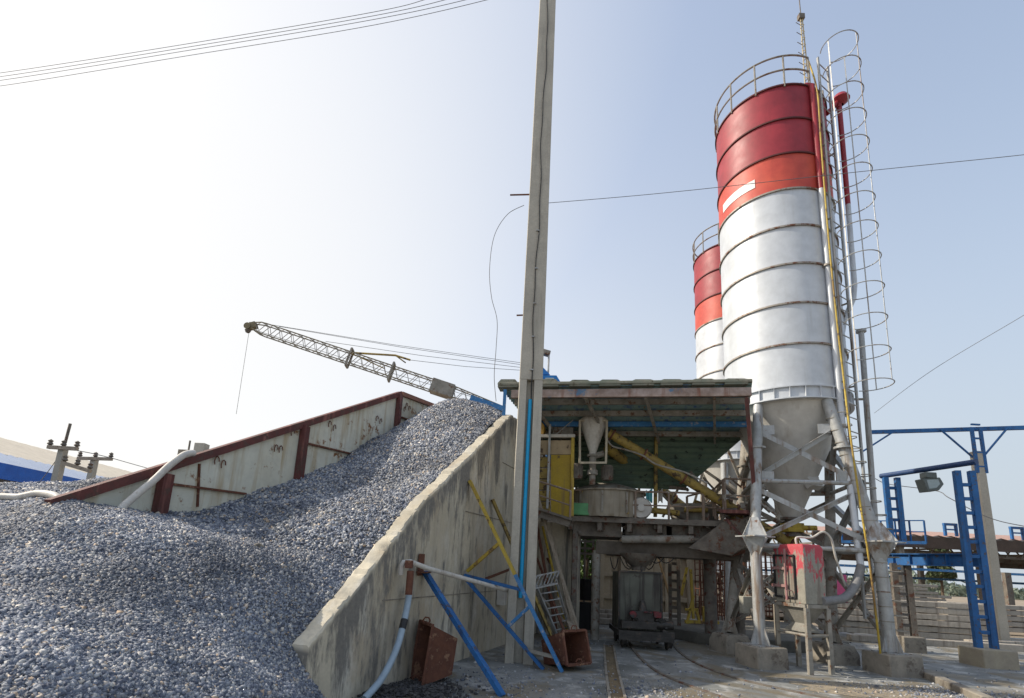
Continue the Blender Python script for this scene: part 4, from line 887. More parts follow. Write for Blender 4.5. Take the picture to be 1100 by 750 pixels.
# hanging cloths behind the railing
for x0, x1, m_, lab in ((694, 701, mat('turquoise_cloth', (.1, .45, .5), (.2, .55, .6), 5, .9), 'turquoise cloth hanging on the platform railing behind the mixer'), (707, 712, whitep, 'small white bag on the platform railing right of the turquoise cloth')):
    b = MB(); ks_ = []
    for i in range(9):
        t = i/8; x = x0+(x1-x0)*t; o = .06*math.sin(t*9); ks_.append((dp(x, 527+1.5*math.sin(t*5), .6+o), dp(x, 540+1.2*math.cos(t*7), .6+o)))
    for (a, c), (d, e) in zip(ks_, ks_[1:]): b.plate([a, d, e, c], .008)
    o = b.build('cloth', m_, origin=ks_[0][1]); tag(o, lab, 'cloth')
# ------------------------------------------------------------------ rail wagon
wg = g(690, 697); wz = RZA+.12; WR = Matrix.Rotation(wz, 3, 'Z')
grime = mat('black_oily_grime', (.022, .02, .018), (.05, .045, .04), 6, .5, 0, .4, 30, spot=(.09, .06, .04), sp=.35)
wt_ = thing('rail_wagon', 'grimy rail wagon with tall olive steel box and red engine parts, under the platform', 'wagon', wg)
def wl(x, y, z): return wg+O(WR@V(x, y, z))
WL, WR2 = -.47, .47
b = MB(); b.plate([wl(-.46, .1, 1.52), wl(.42, .1, 1.52), wl(.42, .1, .32), wl(-.46, .1, .32)], .9, n=-(WR@V(0, 1, 0))); b.build('box_body', mat('oily_olive_steel', (.12, .125, .10), (.075, .075, .06), 3, .55, .1, .15, 20, streak=(.04, .035, .03), sk=.5, spot=(.05, .04, .035), sp=.45, spscale=4), wt_, bevel=.012)
b = MB()
for x in (-.46, .42): b.beam(wl(x, .09, .3), wl(x, .09, 1.54), .04)
b.beam(wl(-.46, .09, 1.53), wl(.42, .09, 1.53), .04); b.build('body_frame', grime, wt_)
b = MB(); b.beam(wl(-.5, -.1, .30), wl(.62, -.1, .30), .12, .12); b.beam(wl(-.5, -.15, .22), wl(.6, -.15, .22), .06, .09); b.beam(wl(-.45, -.1, .3), wl(-.45, 1.1, .3), .12, .1); b.beam(wl(.5, -.1, .3), wl(.5, 1.1, .3), .12, .1); b.build('chassis', grime, wt_)
for x in (-.36, .55):
    for y in (.05, .85):
        w = MB(); w.lathe(wl(x, y, .15), [(0, -.06), (.15, -.06), (.15, -.03), (.12, -.025), (.12, .05), (0, .05)], 24, axis=(WR@V(1, 0, 0))); w.build('wheel', grime, wt_)
b = MB(); b.box(wl(.0, -.02, .62), (.42, .26, .26), rz=wz); b.tube([wl(.0, -.02, .72), wl(0, -.02, .95)], .11, 14, .05); b.box(wl(-.1, -.1, .48), (.7, .2, .14), rz=wz); b.tube([wl(.2, -.1, .5), wl(.6, -.08, .5)], .09, 12)
for i in range(12): p = wl(r5.uniform(-.3, .5), -.12, r5.uniform(.36, .6)); b.tube([p, p+V(r5.uniform(-.15, .15), -.05, r5.uniform(-.12, .12))], r5.uniform(.015, .04), 7)
b.build('engine', grime, wt_)
b = MB(); b.box(wl(.27, -.14, .70), (.15, .14, .12), rz=wz); b.tube([wl(-.22, -.14, .68), wl(-.22, -.2, .68)], .07, 14); b.box(wl(.08, -.17, .74), (.16, .06, .03), rz=wz); b.splits('red_tank', mat('oily_red', (.22, .02, .03), (.07, .02, .02), 9, .5, 0, .3, 30, spot=(.03, .03, .03), sp=.6), wt_, bevel=.01)
MB().tube([wl(.05, .3, 1.5), wl(.05, .3, 1.66)], .02, 6).build('exhaust', grime, wt_)
# curved rails
for pts, lab in (([g(676, 690), g(684, 703), g(706, 722), g(750, 741), g(800, 757)], 'left rail of the curved track leading to the wagon'), ([g(722, 690), g(730, 701), g(750, 714), g(790, 729), g(850, 743), g(910, 755)], 'right rail of the curved track leading to the wagon')):
    P = pts; out = []
    for i in range(len(P)-1):
        a, b_, c, d = P[max(i-1, 0)], P[i], P[i+1], P[min(i+2, len(P)-1)]
        for k in range(10): t = k/10; out.append(.5*((2*b_)+(c-a)*t+(2*a-5*b_+4*c-d)*t*t+(3*b_-a-3*c+d)*t*t*t))
    out.append(P[-1]); b = MB()
    for a, c in zip(out, out[1:]): b.beam(a+V(0, 0, .008), c+V(0, 0, .008), .05, .03)
    tag(b.build('rail', dark, origin=P[0]), lab, 'rail', 'track rails')
# ------------------------------------------------------------------ dust collector
lA, lB, lC = g(837, 716), g(871, 725), g(897, 727); 
ax = TV(lA-lB); ax.z = 0; bxv = O(Matrix.Rotation(-math.pi/2, 3, 'Z')@ax.normalized()); lC = lB+bxv*.46; lD = lA+(lC-lB)
print('DC', lA, lB, lC)
dc = thing('dust_collector', 'square dust collector with flaking red paint on four legs, before the silo legs', 'dust collector', lB)
zb_, ztp = at(871, 650, lB.y).z, at(866, 589, lB.y).z
top = []
up_ = lambda p, z: V(p.x, p.y, z)
def redmat():
    m = mat('flaking_red_on_grey_cabinet', (.30, .285, .235), (.24, .225, .185), 4, .7, 0, .3, 30, streak=(.18, .15, .12), sk=.3)
    nt = m.node_tree; N = nt.nodes; L = nt.links; bs = N['Principled BSDF']; src = bs.inputs['Base Color'].links[0].from_socket
    tc = N.new('ShaderNodeTexCoord'); sx = N.new('ShaderNodeSeparateXYZ'); L.new(tc.outputs['Object'], sx.inputs[0])
    nz = N.new('ShaderNodeTexNoise'); nz.inputs['Scale'].default_value = 9; nz.inputs['Detail'].default_value = 10; nz.inputs['Roughness'].default_value = .7; mp = N.new('ShaderNodeMapping'); mp.inputs['Scale'].default_value = (1, 1, .35); L.new(tc.outputs['Object'], mp.inputs[0]); L.new(mp.outputs[0], nz.inputs['Vector'])
    mr = N.new('ShaderNodeMapRange'); mr.inputs[1].default_value = zb_+.15; mr.inputs[2].default_value = ztp+.05; mr.inputs[3].default_value = -.13; mr.inputs[4].default_value = .085; L.new(sx.outputs[2], mr.inputs[0])
    ad = N.new('ShaderNodeMath'); ad.operation = 'ADD'; L.new(nz.outputs[0], ad.inputs[0]); L.new(mr.outputs[0], ad.inputs[1])
    m2 = N.new('ShaderNodeMapRange'); m2.inputs[1].default_value = .49; m2.inputs[2].default_value = .53; L.new(ad.outputs[0], m2.inputs[0])
    x = N.new('ShaderNodeMix'); x.data_type = 'RGBA'; L.new(m2.outputs[0], x.inputs[0]); L.new(src, x.inputs[6]); x.inputs[7].default_value = (.42, .06, .075, 1); L.new(x.outputs[2], bs.inputs['Base Color'])
    return m
cab = redmat()
b = MB(); Rr = [lA, lB, lC, lD]; ce = (lA+lC)/2
vs = [up_(p, zb_) for p in Rr]+[up_(p, ztp) for p in Rr]+[up_(p.lerp(ce, .12), ztp+.07) for p in Rr]
b.add(vs, [(3, 2, 1, 0), (8, 9, 10, 11)]+[(j+i, j+(i+1) % 4, j+4+(i+1) % 4, j+4+i) for j in (0, 4) for i in range(4)]); b.build('cabinet', cab, dc, bevel=.012)
nA = Matrix.Rotation(math.pi/2, 3, 'Z')@(lB-lA).normalized()
if nA.dot(ce-lA) > 0: nA = -nA
def face(u, z): return lA.lerp(lB, u)+V(0, 0, zb_+(ztp-zb_)*z)+nA*.006
b = MB(); f_ = [face(.04, .1), face(.72, .1), face(.72, .86), face(.04, .86)]
for i in range(4): b.beam(f_[i]+nA*.012, f_[(i+1) % 4]+nA*.012, .03, .03)
dr_ = b.build('door_seal', black, dc)
MB().plate([face(.07, .13), face(.69, .13), face(.69, .83), face(.07, .83)], .02, n=nA).build('door', cab, dc)
b = MB(); b.beam(face(.48, .05)+nA*.05, face(.48, .98)+nA*.05, .03); 
for z in (.3, .62): b.beam(face(-.03, z)+nA*.03, face(.5, z)+nA*.035, .025, .05)
b.tube([face(.6, .22)+nA*.02, face(.6, .22)+nA*.12, face(.62, .05)+nA*.14], .012, 6); b.build('latch_bar', mat('pinkish_grey_bar', (.38, .16, .16), (.28, .2, .18), 5, .6), dc)
b = MB()
for p, q in ((lA, lB), (lB, lC), (lC, lD), (lD, lA)): b.beam(up_(p, zb_-.03), up_(q, zb_-.03), .06)
b.build('collar', legd, dc)
zc1, zc2 = zb_-.62, zb_-.5
b = MB(); k1 = [up_(p.lerp(ce, .04), zb_-.06) for p in Rr]; k2 = [up_(p.lerp(ce, .62), zb_-.34) for p in Rr]; k3 = [up_(p.lerp(ce, .34), zb_-.45) for p in Rr]; k4 = [up_(p.lerp(ce, .34), zb_-.48) for p in Rr]
b.add(k1+k2+k3+k4, [(j+i, j+(i+1) % 4, j+4+(i+1) % 4, j+4+i) for j in (0, 4, 8) for i in range(4)]+[(15, 14, 13, 12)]); b.build('hopper', mat('dull_grey_sheet', (.27, .26, .23), (.2, .19, .16), 4, .7, 0, .2, spot=(.14, .08, .05), sp=.3), dc)
for p in Rr: MB().beam(up_(p, 0), up_(p, zb_-.06), .07).build('leg', mat('worn_leg', (.30, .27, .22), (.22, .2, .16), 6, .8, 0, .3, spot=(.13, .09, .06), sp=.4) if p is lA else legd, dc)
b = MB()
for p, q in ((lA, lB), (lB, lC), (lC, lD), (lD, lA)): b.tube([up_(p, zb_-.52), up_(q, zb_-.52)], .025, 8)
b.build('cross_bar', legd, dc)
hose('air_pipe', [up_(ce, ztp+.05), up_(ce, ztp+.2), at(872, 578, 14.0)+V(0, 0, 0), at(884, 572, 14), at(893, 580, 14), at(898, 600, 14.1), at(908, 630, 14.3)], .02, whitep, 'thin pale pipe arching from the top of the dust collector', 'pipe')
hose('flexible_duct', [up_(lC, zb_+.06)-bxv*.1, at(897, 645, 13.75), at(908, 642, 13.9), at(917, 632, 14.05), at(922, 620, 14.15), at(925, 608, 14.2)], .075, mat('grey_duct', (.22, .22, .22), (.17, .17, .17), 8, .6), 'thick grey curved duct joining the dust collector to the vertical filler pipe', 'duct', 14)
# electric box
p = at(803, 650, 15.2); eb = MB(); eb.box(p, (.26, .14, .32), rz=.1); tag(eb.build('junction_box', mat('beige_box', (.38, .37, .31), (.3, .29, .24), 4, .7), origin=p, bevel=.01), 'beige electrical box fixed at the front left silo leg', 'box')
MB().box(p+V(0, -.075, 0), (.22, .008, .28), rz=.1).build('cover', mat('beige_cover', (.42, .41, .35), (.34, .33, .28), 4, .6), bpy.data.objects['junction_box'])
# pink board
p = g(893, 672, .24); b = MB(); b.plate([at(877, 664, p.y), at(912, 664, p.y), at(909, 618, p.y), at(894, 618, p.y), at(893, 640, p.y), at(877, 650, p.y)], .05); b.box(V(at(895, 660, p.y).x, p.y+.03, .42), (.5, .05, .4))
tag(b.build('pink_board', pink, origin=(p.x, p.y, 0)), 'bright pink panel standing behind the dust collector duct', 'panel')
# ------------------------------------------------------------------ struts, pipes and junk at the near wall
def wp(x, y): return pl(x, y, W0, B)
b = MB(); t0, t1 = wp(454, 615)+A*.04, g(540, 748); bs_ = thing('wall_strut', 'single bright blue raking strut nearest the wall end, beside rusty skip', 'strut', t1)
MB().beam(t0, t1, .085, .06, w2=None).build('strut', bluep, bs_); b = MB(); p = wp(452, 607)+A*.01; b.box(p, (.02, .22, .3), rz=RZA); b.box(p+A*.05+V(0, 0, -.1), (.12, .3, .02), rz=RZA); b.build('wall_plate', rust, bs_)
y0_, yk, y1_ = wp(503, 517)+A*.03, None, g(604, 722); bt = thing('braced_strut', 'long raking strut, yellow above and blue below, with blue bracing, left of the tall pole', 'strut', y1_)
mid = y0_.lerp(y1_, .52); MB().beam(y0_, mid, .08, .05).build('upper_strut', yelp, bt); MB().beam(mid, y1_, .08, .05).build('lower_strut', bluel, bt)
q0 = wp(497, 620)+A*.03; q1 = g(584, 719)
MB().beam(q0, q1, .08, .05).build('lower_brace', bluep, bt); MB().beam(q0+V(0, 0, .03), y0_.lerp(y1_, .60), .05, .05).build('tie_bar', bluep, bt); MB().beam(q0.lerp(q1, .56), y0_.lerp(y1_, .68), .05, .05).build('tie_bar', bluel, bt); MB().beam(q0.lerp(q1, .8), y0_.lerp(y1_, .93), .05, .05).build('tie_bar', legd, bt)
MB().beam(wp(499, 614)+A*.05, y0_.lerp(y1_, .35), .05, .05).build('tie_bar', yelp, bt)
y2, y3 = wp(527, 537)+A*.04, g(600, 700); tag(MB().beam(y2, y3, .07, .05).build('wall_strut', yeld, origin=y3), 'second yellow raking strut leaning on the wall, passing behind the tall pole', 'strut')
tag(MB().beam(wp(521, 622)+A*.02, wp(540, 605)+A*.45, .04, .04).build('steel_bar', rust, origin=wp(521, 622)), 'short rusty bar fixed to the wall left of the tall pole', 'bar')
p0_, p1_ = wp(424, 604)+A*.10, V(pb.x-.22, pb.y, at(545, 635, pb.y).z)
wpipe = thing('water_pipe', 'white water pipe with elbow running from the sloping wall to the tall pole', 'pipe', p0_)
MB().tube([p0_+V(0, 0, -.16), p0_+V(0, 0, -.05), p0_+V(0.02, .02, .0), p0_+V(.1, .1, .01), p0_+(p1_-p0_)*.2+V(0, 0, .01), p1_], .034, 12).build('pipe', whitep, wpipe, sharp=60)
b = MB(); b.tube([p0_+V(.13, -.02, -.10), p0_+V(.13, -.02, -.40)], .045, 10); b.box(p0_+V(.1, 0, -.02), (.09, .1, .1)); b.build('fitting', rust, wpipe)
hs, hp2 = hose('hose', [wp(431, 632)+A*.12, wp(428, 645)+A*.14, wp(420, 668)+A*.18, wp(408, 697)+A*.22, wp(392, 727)+A*.22, g(374, 752)+A*.2+V(0, 0, .03)], .042, hosem, 'pale blue hose hanging down the front of the sloping wall')
MB().tube([hp2[15], hp2[18]], .046, 12).build('black_tape', black, hs)
# control box on the wall behind pole
p = wp(535, 640)+A*.08; bx = MB(); bx.box(p, (.16, .22, .34), rz=RZA); tag(bx.build('switch_box', whitep, origin=p, bevel=.01), 'white switch box on the wall just left of the tall pole', 'box')
# rusty skip near the wall
def skip(c, rz, tilt, label, w=.42, l=.5, h=.6, taper=.6):
    M = Matrix.Rotation(rz, 3, 'Z')@Matrix.Rotation(tilt, 3, 'X'); t = thing('rusty_skip', label, 'skip', c)
    top = [V(-w/2, -l/2, h), V(w/2, -l/2, h), V(w/2, l/2, h), V(-w/2, l/2, h)]; bot = [V(p.x*taper, p.y*taper, 0) for p in top]; k = .965
    ti = [V(p.x*k, p.y*k, p.z+.0) for p in top]; bi = [V(p.x*k, p.y*k, .02) for p in bot]
    P = [c+O(M@p) for p in bot+top+ti+bi]; low = min(p.z for p in P)-c.z; P = [p-V(0, 0, low) for p in P]
    b = MB(); fs = [(3, 2, 1, 0)]+[(i, (i+1) % 4, 4+(i+1) % 4, 4+i) for i in range(4)]+[(4+i, 4+(i+1) % 4, 8+(i+1) % 4, 8+i) for i in range(4)]+[(8+i, 8+(i+1) % 4, 12+(i+1) % 4, 12+i) for i in range(4)]+[(12, 13, 14, 15)]
    b.add(P, fs); b.build('skip_body', rust, t)
    b = MB()
    for i in range(4): b.beam(P[4+i], P[4+(i+1) % 4], .035)
    b.build('rim', rust, t)
    b = MB()
    for i in (0, 1):
        q = (P[4+i*2]+P[5+i*2 if i == 0 else 7])/2; b.tube([q+V(.05*math.cos(a), 0, .05*math.sin(a)+.03) for a in (0, 1, 2, 3, 4, 5, 6.28)], .012, 6)
    b.splits('lug', rust, t); return t
# upended rusty bucket 1 (open side turned to the wall)
skip(g(482, 730), R_(-62), R_(84), 'tall rusty bucket standing on end against the sloping wall behind the blue strut', .50, .74, .42, .62)
skip(g(592, 712), R_(35), R_(75), 'rusty bucket tipped on its side at the foot of the tall pole', .5, .5, .62, .75)
# debris by the wall foot
db = MB(); r6 = random.Random(4)
for i in range(1100):
    t = r6.random(); c = g(r6.gauss(440, 26), r6.gauss(742, 6)); rr_ = r6.uniform(.006, .024); c = V(c.x, c.y, rr_*.4+.05*math.exp(-((c.x+.95)**2+(c.y-9.6)**2)*3)*r6.random())
    db.box(c, (rr_*2, rr_*r6.uniform(1, 2), rr_*1.2), M=Matrix.Rotation(r6.uniform(0, 6), 3, 'Z')@Matrix.Rotation(r6.uniform(-.6, .6), 3, 'X'))
o = db.build('coal_debris', mat('black_debris', (.035, .035, .04), (.09, .085, .08), 9, .8)); o['kind'] = 'stuff'
# leaning planks and angle bars between pole and platform
lean = [((575, 525), (626, 694), .14, wood, 'longest weathered board leaning on the grey wall right of the tall pole'), ((583, 566), (612, 688), .05, yelp, 'thin yellow bar leaning among the boards right of the pole'),
        ((577, 600), (614, 700), .05, rust, 'rusty angle bar leaning low beside the tall pole'), ((596, 630), (624, 700), .10, wood, 'short board leaning at the foot of the grey wall'),
        ((592, 575), (620, 690), .08, wood, 'narrow weathered board standing steeply at the right end of the grey wall'),
        ((576, 560), (600, 690), .07, rust, 'brown rusty channel leaning just right of the tall pole'),
        ((580, 640), (634, 698), .07, wood, 'low board lying at a shallow slant toward the gantry column'),
        ((588, 600), (628, 672), .04, rust, 'thin rusty rod leaning beside the gantry column')]
for (x0, y0), (x1, y1), w, m_, lab in lean:
    b1 = g(x1, y1); t1_ = at(x0, y0, E0.y-.35 if x0 > 576 else b1.y+.8); tag(MB().beam(t1_, b1+V(0, 0, .01), w, .03).build('leaning_board' if m_ is wood else 'steel_bar', m_, origin=b1), lab, 'board' if m_ is wood else 'bar', 'boards and bars leaning at the grey wall')
# steel ladder leaning
u0_, u1_ = at(573, 622, 14.8), at(596, 618, 14.9); d0, d1 = g(603, 692), g(615, 688)
lt2 = thing('steel_ladder', 'short pale steel ladder leaning behind the tall pole', 'ladder', d0)
b = MB(); b.beam(u0_, d0, .04); b.beam(u1_, d1, .04); b.build('rail', legp, lt2)
b = MB()
for i in range(1, 9): b.tube([u0_.lerp(d0, i/9), u1_.lerp(d1, i/9)], .014, 6)
b.build('rung', legp, lt2)
gt = thing('steel_grating', 'small barred steel grating propped on the leaning ladder', 'grating', u0_)
b = MB()
for i in range(7): b.beam(at(572+i*4, 632-i*.8, 14.6), at(577+i*4, 619-i*.8, 14.9), .018)
b.beam(at(572, 633, 14.6), at(600, 627, 14.6), .03); b.beam(at(577, 619, 14.9), at(601, 614, 14.9), .03); b.build('bar', legp, gt)
# ------------------------------------------------------------------ blue gantry on the right
def lattice(name, base, top, w, m, label, dirv, steps, cat='column', rise=0, group=None):
    t = thing(name, label, cat, base, group); b = MB()
    for s in (-1, 1): b.beam(base+dirv*w*s/2, top+dirv*w*s/2, w*.38, .12, up=dirv.cross(Z))
    b.build('chord', m, t); b = MB()
    for i in range(1, steps): p = base.lerp(top, i/steps); b.beam(p-dirv*w*.33, p+dirv*w*.33, .07, .07)
    b.build('batten', m, t); return t
lb = g(1062, 716); lb.z = .36; ltp = at(1033, 506, lb.y-.1); 
bc = lattice('lattice_column', lb, V(lb.x, lb.y, ltp.z), .30, bluep, 'tall blue battened column on a concrete footing at right', A, 12)
fb2 = MB(); fb2.box((lb.x, lb.y, .17), (.68, .62, .38), rz=-.05); tag(fb2.build('concrete_footing', mat('pale_footing', (.38, .33, .24), (.3, .26, .2), 3, .9, 0, .4), origin=(lb.x, lb.y, 0), bevel=.02), 'pale concrete footing under the tall blue column at right', 'footing', fg)
d3 = g(976, 700); d3.z = .36; lattice('lattice_column', d3, V(d3.x, d3.y, at(970, 606, d3.y).z), .32, dark, 'dark battened column under the blue girder, right of the front right silo leg', A, 7)
fb3 = MB(); fb3.box((d3.x, d3.y, .17), (.5, .5, .38), rz=-.1); tag(fb3.build('concrete_footing', conc2, origin=(d3.x, d3.y, 0), bevel=.02), 'small concrete footing under the dark battened column', 'footing', fg)
d4 = g(725, 672, .24); lattice('lattice_column', d4, V(d4.x, d4.y, at(724, 596, d4.y).z+.2), .22, dark, 'black battened column behind the rail wagon', A, 9)
gd = thing('blue_girder', 'blue steel girder running from the tall blue column back past the silo leg', 'girder', V(lb.x, lb.y, 1.7))
g0, g1_ = at(1052, 604, lb.y+.15), at(953, 598, 19.3); zg = at(1045, 603, lb.y+.1).z; g0.z = g1_.z = zg+.02
b = MB(); b.beam(g0, g1_, .02, .26); b.beam(g0+V(0, 0, .13), g1_+V(0, 0, .13), .16, .02); b.beam(g0-V(0, 0, .13), g1_-V(0, 0, .13), .16, .02)
for i in range(5): p = g0.lerp(g1_, (i+.5)/5); b.beam(p-V(0, 0, .12), p+V(0, 0, .12), .14, .015)
b.build('web', bluep, gd)
tb0, tb1 = at(1049, 497, lb.y-.2), at(948, 531, 19.4); bm = thing('blue_pipe_beam', 'dark blue tube beam sloping in view across the two blue columns, holding a floodlight', 'beam', tb0)
tb1.z = tb0.z+.02; MB().tube([tb0, tb1], .065, 12).build('tube', mat('dark_blue_paint', (.02, .05, .13), (.03, .07, .18), 4, .5), bm)
c5 = V(tb1.x, tb1.y, 0).lerp(V(tb0.x, tb0.y, 0), .12); zpl = at(960, 582, c5.y).z
lattice('lattice_column', V(c5.x, c5.y, zpl), V(c5.x, c5.y, tb0.z-.06), .28, bluep, 'short blue battened column rising from the blue railed platform', A, 6)
lm = tb0.lerp(tb1, .47); fl2 = thing('floodlight', 'grey floodlight hanging below the dark blue tube beam', 'floodlight', lm)
b = MB(); b.box(lm+V(0, 0, -.16), (.26, .2, .14)); b.plate([lm+V(-.2, -.12, -.25), lm+V(.22, -.12, -.2), lm+V(.3, -.12, -.36), lm+V(.16, -.12, -.52), lm+V(-.12, -.12, -.56)], .26, n=V(0, -1, 0)); b.build('lamp_housing', mat('grey_lamp', (.12, .14, .13), (.16, .18, .17), 4, .5), fl2, bevel=.015)
MB().plate([lm+V(-.12, -.125, -.28), lm+V(.16, -.125, -.25), lm+V(.2, -.125, -.36), lm+V(.1, -.125, -.46), lm+V(-.08, -.125, -.49)], .004, n=V(0, -1, 0)).build('lamp_glass', glass, fl2)
bp_ = thing('railed_platform', 'small blue railed platform above the girder, behind the front right silo leg', 'platform', V(c5.x, c5.y, zpl-.1))
e0, e1 = at(905, 583, 20.3), at(995, 585, c5.y-.4); e0.z = e1.z = zpl-.03
MB().beam(e0, e1, .5, .07).build('deck', bluep, bp_)
b = MB()
for hh in (.28, .56): b.tube([e0+V(0, 0, hh), e1+V(0, 0, hh)], .016, 6)
for i in range(7): p = e0.lerp(e1, i/6); b.beam(p, p+V(0, 0, .56), .03)
b.build('railing', bluep, bp_)
# concrete post with blue T frame
cp0 = g(1076, 692); cpt_ = thing('concrete_column', 'slender pale concrete post at right carrying the long blue overhead beam', 'post', cp0)
ztop = at(1047, 486, cp0.y).z; b = MB(); b.beam(cp0, V(cp0.x, cp0.y, ztop), .30, .26, w2=.25); b.build('shaft', mat('pale_warm_concrete', (.47, .42, .34), (.4, .36, .29), 2, .88, 0, .3), cpt_, bevel=.02)
zt3 = at(1043, 461, cp0.y).z; b = MB()
for s in (-.14, .14): b.beam(V(cp0.x+s, cp0.y-.14, ztop-.7), V(cp0.x+s, cp0.y-.14, zt3), .1, .05)
for i in range(4): z = ztop-.5+i*.45; b.beam(V(cp0.x-.14, cp0.y-.14, z), V(cp0.x+.14, cp0.y-.14, z), .05)
b.build('blue_frame', bluep, cpt_)
o0, o1 = at(930, 462, cp0.y+1.6), at(1130, 459, cp0.y-.8); o0.z = o1.z = zt3
ob = thing('overhead_beam', 'long thin blue beam across the right sky on top of the concrete post', 'beam', V(cp0.x, cp0.y, zt3))
MB().beam(o0, o1, .1, .12).build('beam', bluep, ob)
b = MB(); t_ = (V(cp0.x, cp0.y, 0)-V(o0.x, o0.y, 0)).length/(o1-o0).length
for xx in (1010, 1082): p = at(xx, 461.5, cp0.y+(.5 if xx < 1040 else -.3)); b.tube([V(p.x, p.y, zt3), V(cp0.x, cp0.y-.05, ztop-.35)], .03, 6)
p = at(960, 463, cp0.y+1.2); b.tube([V(p.x, p.y, zt3), at(925, 487, cp0.y+1.5)], .03, 6); b.build('knee_brace', bluep, ob)
# ------------------------------------------------------------------ background right: piles, shed, tree
def pilebox(name, x0, x1, y, z, h, d, lab, grp, rz=0.):
    b = MB(); b.beam(V(x0, y+(x1-x0)*0, z), V(x1, y-(x1-x0)*.1, z), d, h); return tag(b.build(name, pile_m, origin=(x0, y, z), bevel=.012), lab, 'pile', grp)
r8 = random.Random(2); pg = 'precast concrete piles in stacks'
rows = ['bottom row', 'second row from the ground', 'third row from the ground', 'fourth row from the ground', 'fifth row from the ground', 'top row']
xl, yl = g(925, 686).x, g(925, 686).y+.6; xr_ = g(1046, 690).x
for i in range(6):
    z = .10+i*.172; b = MB(); off = r8.uniform(-.35, .12)
    b.beam(V(xl-.8+off, yl+.5, z+.07), V(xr_-.1+off, yl-.65, z+.07), .3, .145); tag(b.build('concrete_pile', pile_m, origin=(xl, yl, z), bevel=.012), f'concrete pile, {rows[i]} of the stack between dark and blue columns', 'pile', pg)
b = MB()
for i in range(6):
    for t in (.2+.03*i, .72-.02*i):
        z = .10+i*.172; p = V(xl-.8, yl+.5, 0).lerp(V(xr_-.1, yl-.65, 0), t); b.box((p.x, p.y+.02, z-.014), (.08, .24, .024))
pk = thing('timber_packer_set', 'small timber packers between the concrete piles of the front stack', 'packers', (xl, yl, 0)); b.splits('packer', wood, pk)
for i in range(5):
    z = .10+i*.19; a = g(1046, 684); b = MB(); b.beam(V(a.x+.3+r8.uniform(-.2, .2), a.y+2.2, z+.08), V(a.x+8, a.y+1.4, z+.08), .4, .15)
    tag(b.build('concrete_pile', pile_m, origin=(a.x, a.y+2, z), bevel=.012), f'precast concrete pile, level {["one","two","three","four","five","six","seven"][i]} from the ground in the stack right of the pale post', 'pile', pg)
for i in range(6):
    z = .88+i*.13; a = g(905, 680); b = MB(); b.beam(V(a.x-1+r8.uniform(-.2, .2), a.y+6.5, z), V(a.x+6.5+r8.uniform(-.5, .5), a.y+5.9, z), .45, .10)
    tag(b.build('concrete_pile', pile_m, origin=(a.x, a.y+6, z), bevel=.012), f'precast concrete pile, level {["one","two","three","four","five","six"][i]} upward in the rear stack behind the front one', 'pile', pg)
b = MB(); a = g(905, 680); b.box((a.x+2.7, a.y+6.2, .4), (7, .8, .8)); tag(b.build('concrete_block', pile_m, origin=(a.x, a.y+6, 0), bevel=.02), 'long concrete bearer block under the rear pile stack', 'block')
# kerb beams low on the ground in front of the piles
for px0, py0, px1, py1, lab in ((912, 688, 1100, 700, 'long low concrete beam on the ground in front of the pile stack'), (1040, 694, 1160, 697, 'pale flat concrete beam on the ground at the right edge')):
    b = MB(); b.beam(g(px0, py0)+V(0, 0, .08), g(px1, py1)+V(0, 0, .08), .22, .16); tag(b.build('concrete_beam', pile_m, origin=g(px0, py0), bevel=.012), lab, 'beam')
# long open shed
ws = thing('long_shed', 'long low open shed with faded pink roof and dark trusses behind the blue gantry', 'shed', V(20, 36, 0))
wz0 = at(1000, 577, 33).z; zE = wz0
x0_, x1_ = at(845, 575, 36).x, 46
b = MB(); b.corrug(V(x0_, 33, zE), V(x1_, 31, zE), V(x1_, 44, zE+1.0), V(x0_, 46, zE+1.0), 60, .03, .02); b.build('roof', pinkroof, ws, sharp=60)
b = MB(); b.beam(V(x0_, 33, zE-.28), V(x1_, 31, zE-.28), .1, .5); b.build('fascia', mat('dark_fascia', (.06, .045, .035), (.1, .07, .055), 1.5, .9), ws)
b = MB(); b.plate([V(x0_, 46, 0), V(x1_, 44, 0), V(x1_, 44, zE+.2), V(x0_, 46, zE+.2)], .05, n=V(0, -1, 0))
b = MB()
for i in range(14):
    x = x0_+i*2.6; yy = 33-(x-x0_)*.06; b.beam(V(x, yy, zE-.15), V(x, yy+12, zE+.5), .1, .1); b.beam(V(x, yy, zE-.55), V(x, yy+12, zE-.55), .08, .08)
    for k in range(8): b.beam(V(x, yy+k*1.5, zE-.55), V(x, yy+k*1.5+.75, zE+.1), .05, .05)
b.beam(V(x0_, 33.6, zE-.75), V(x1_, 31.6, zE-.75), .1, .12)
for k in range(50): x = x0_+k*.65; b.beam(V(x, 33.3-(x-x0_)*.06, zE-.75), V(x+.33, 33.3-(x-x0_)*.06, zE-.35), .04, .04)
b.beam(V(x0_, 39, zE-.6), V(x1_, 37, zE-.6), .25, .4); b.beam(V(x0_, 44, zE-.7), V(x1_, 42, zE-.7), .25, .5)
b.build('truss', dark, ws)
for i in range(9):
    x = x0_+.5+i*3.4
    for dy in (0, 11): yy = 33.3-(x-x0_)*.06+dy; MB().beam(V(x, yy, 0), V(x, yy, zE-.2), .22, .22).build('column', legd if i % 2 else dark, ws)
b = MB(); b.beam(V(x0_, 33.2, 2.2), V(x1_, 31.2, 2.2), .06, .1); b.beam(V(x0_, 44.2, 1.9), V(x1_, 42.2, 1.9), .1, .12); b.build('tie_rail', bluel, ws)
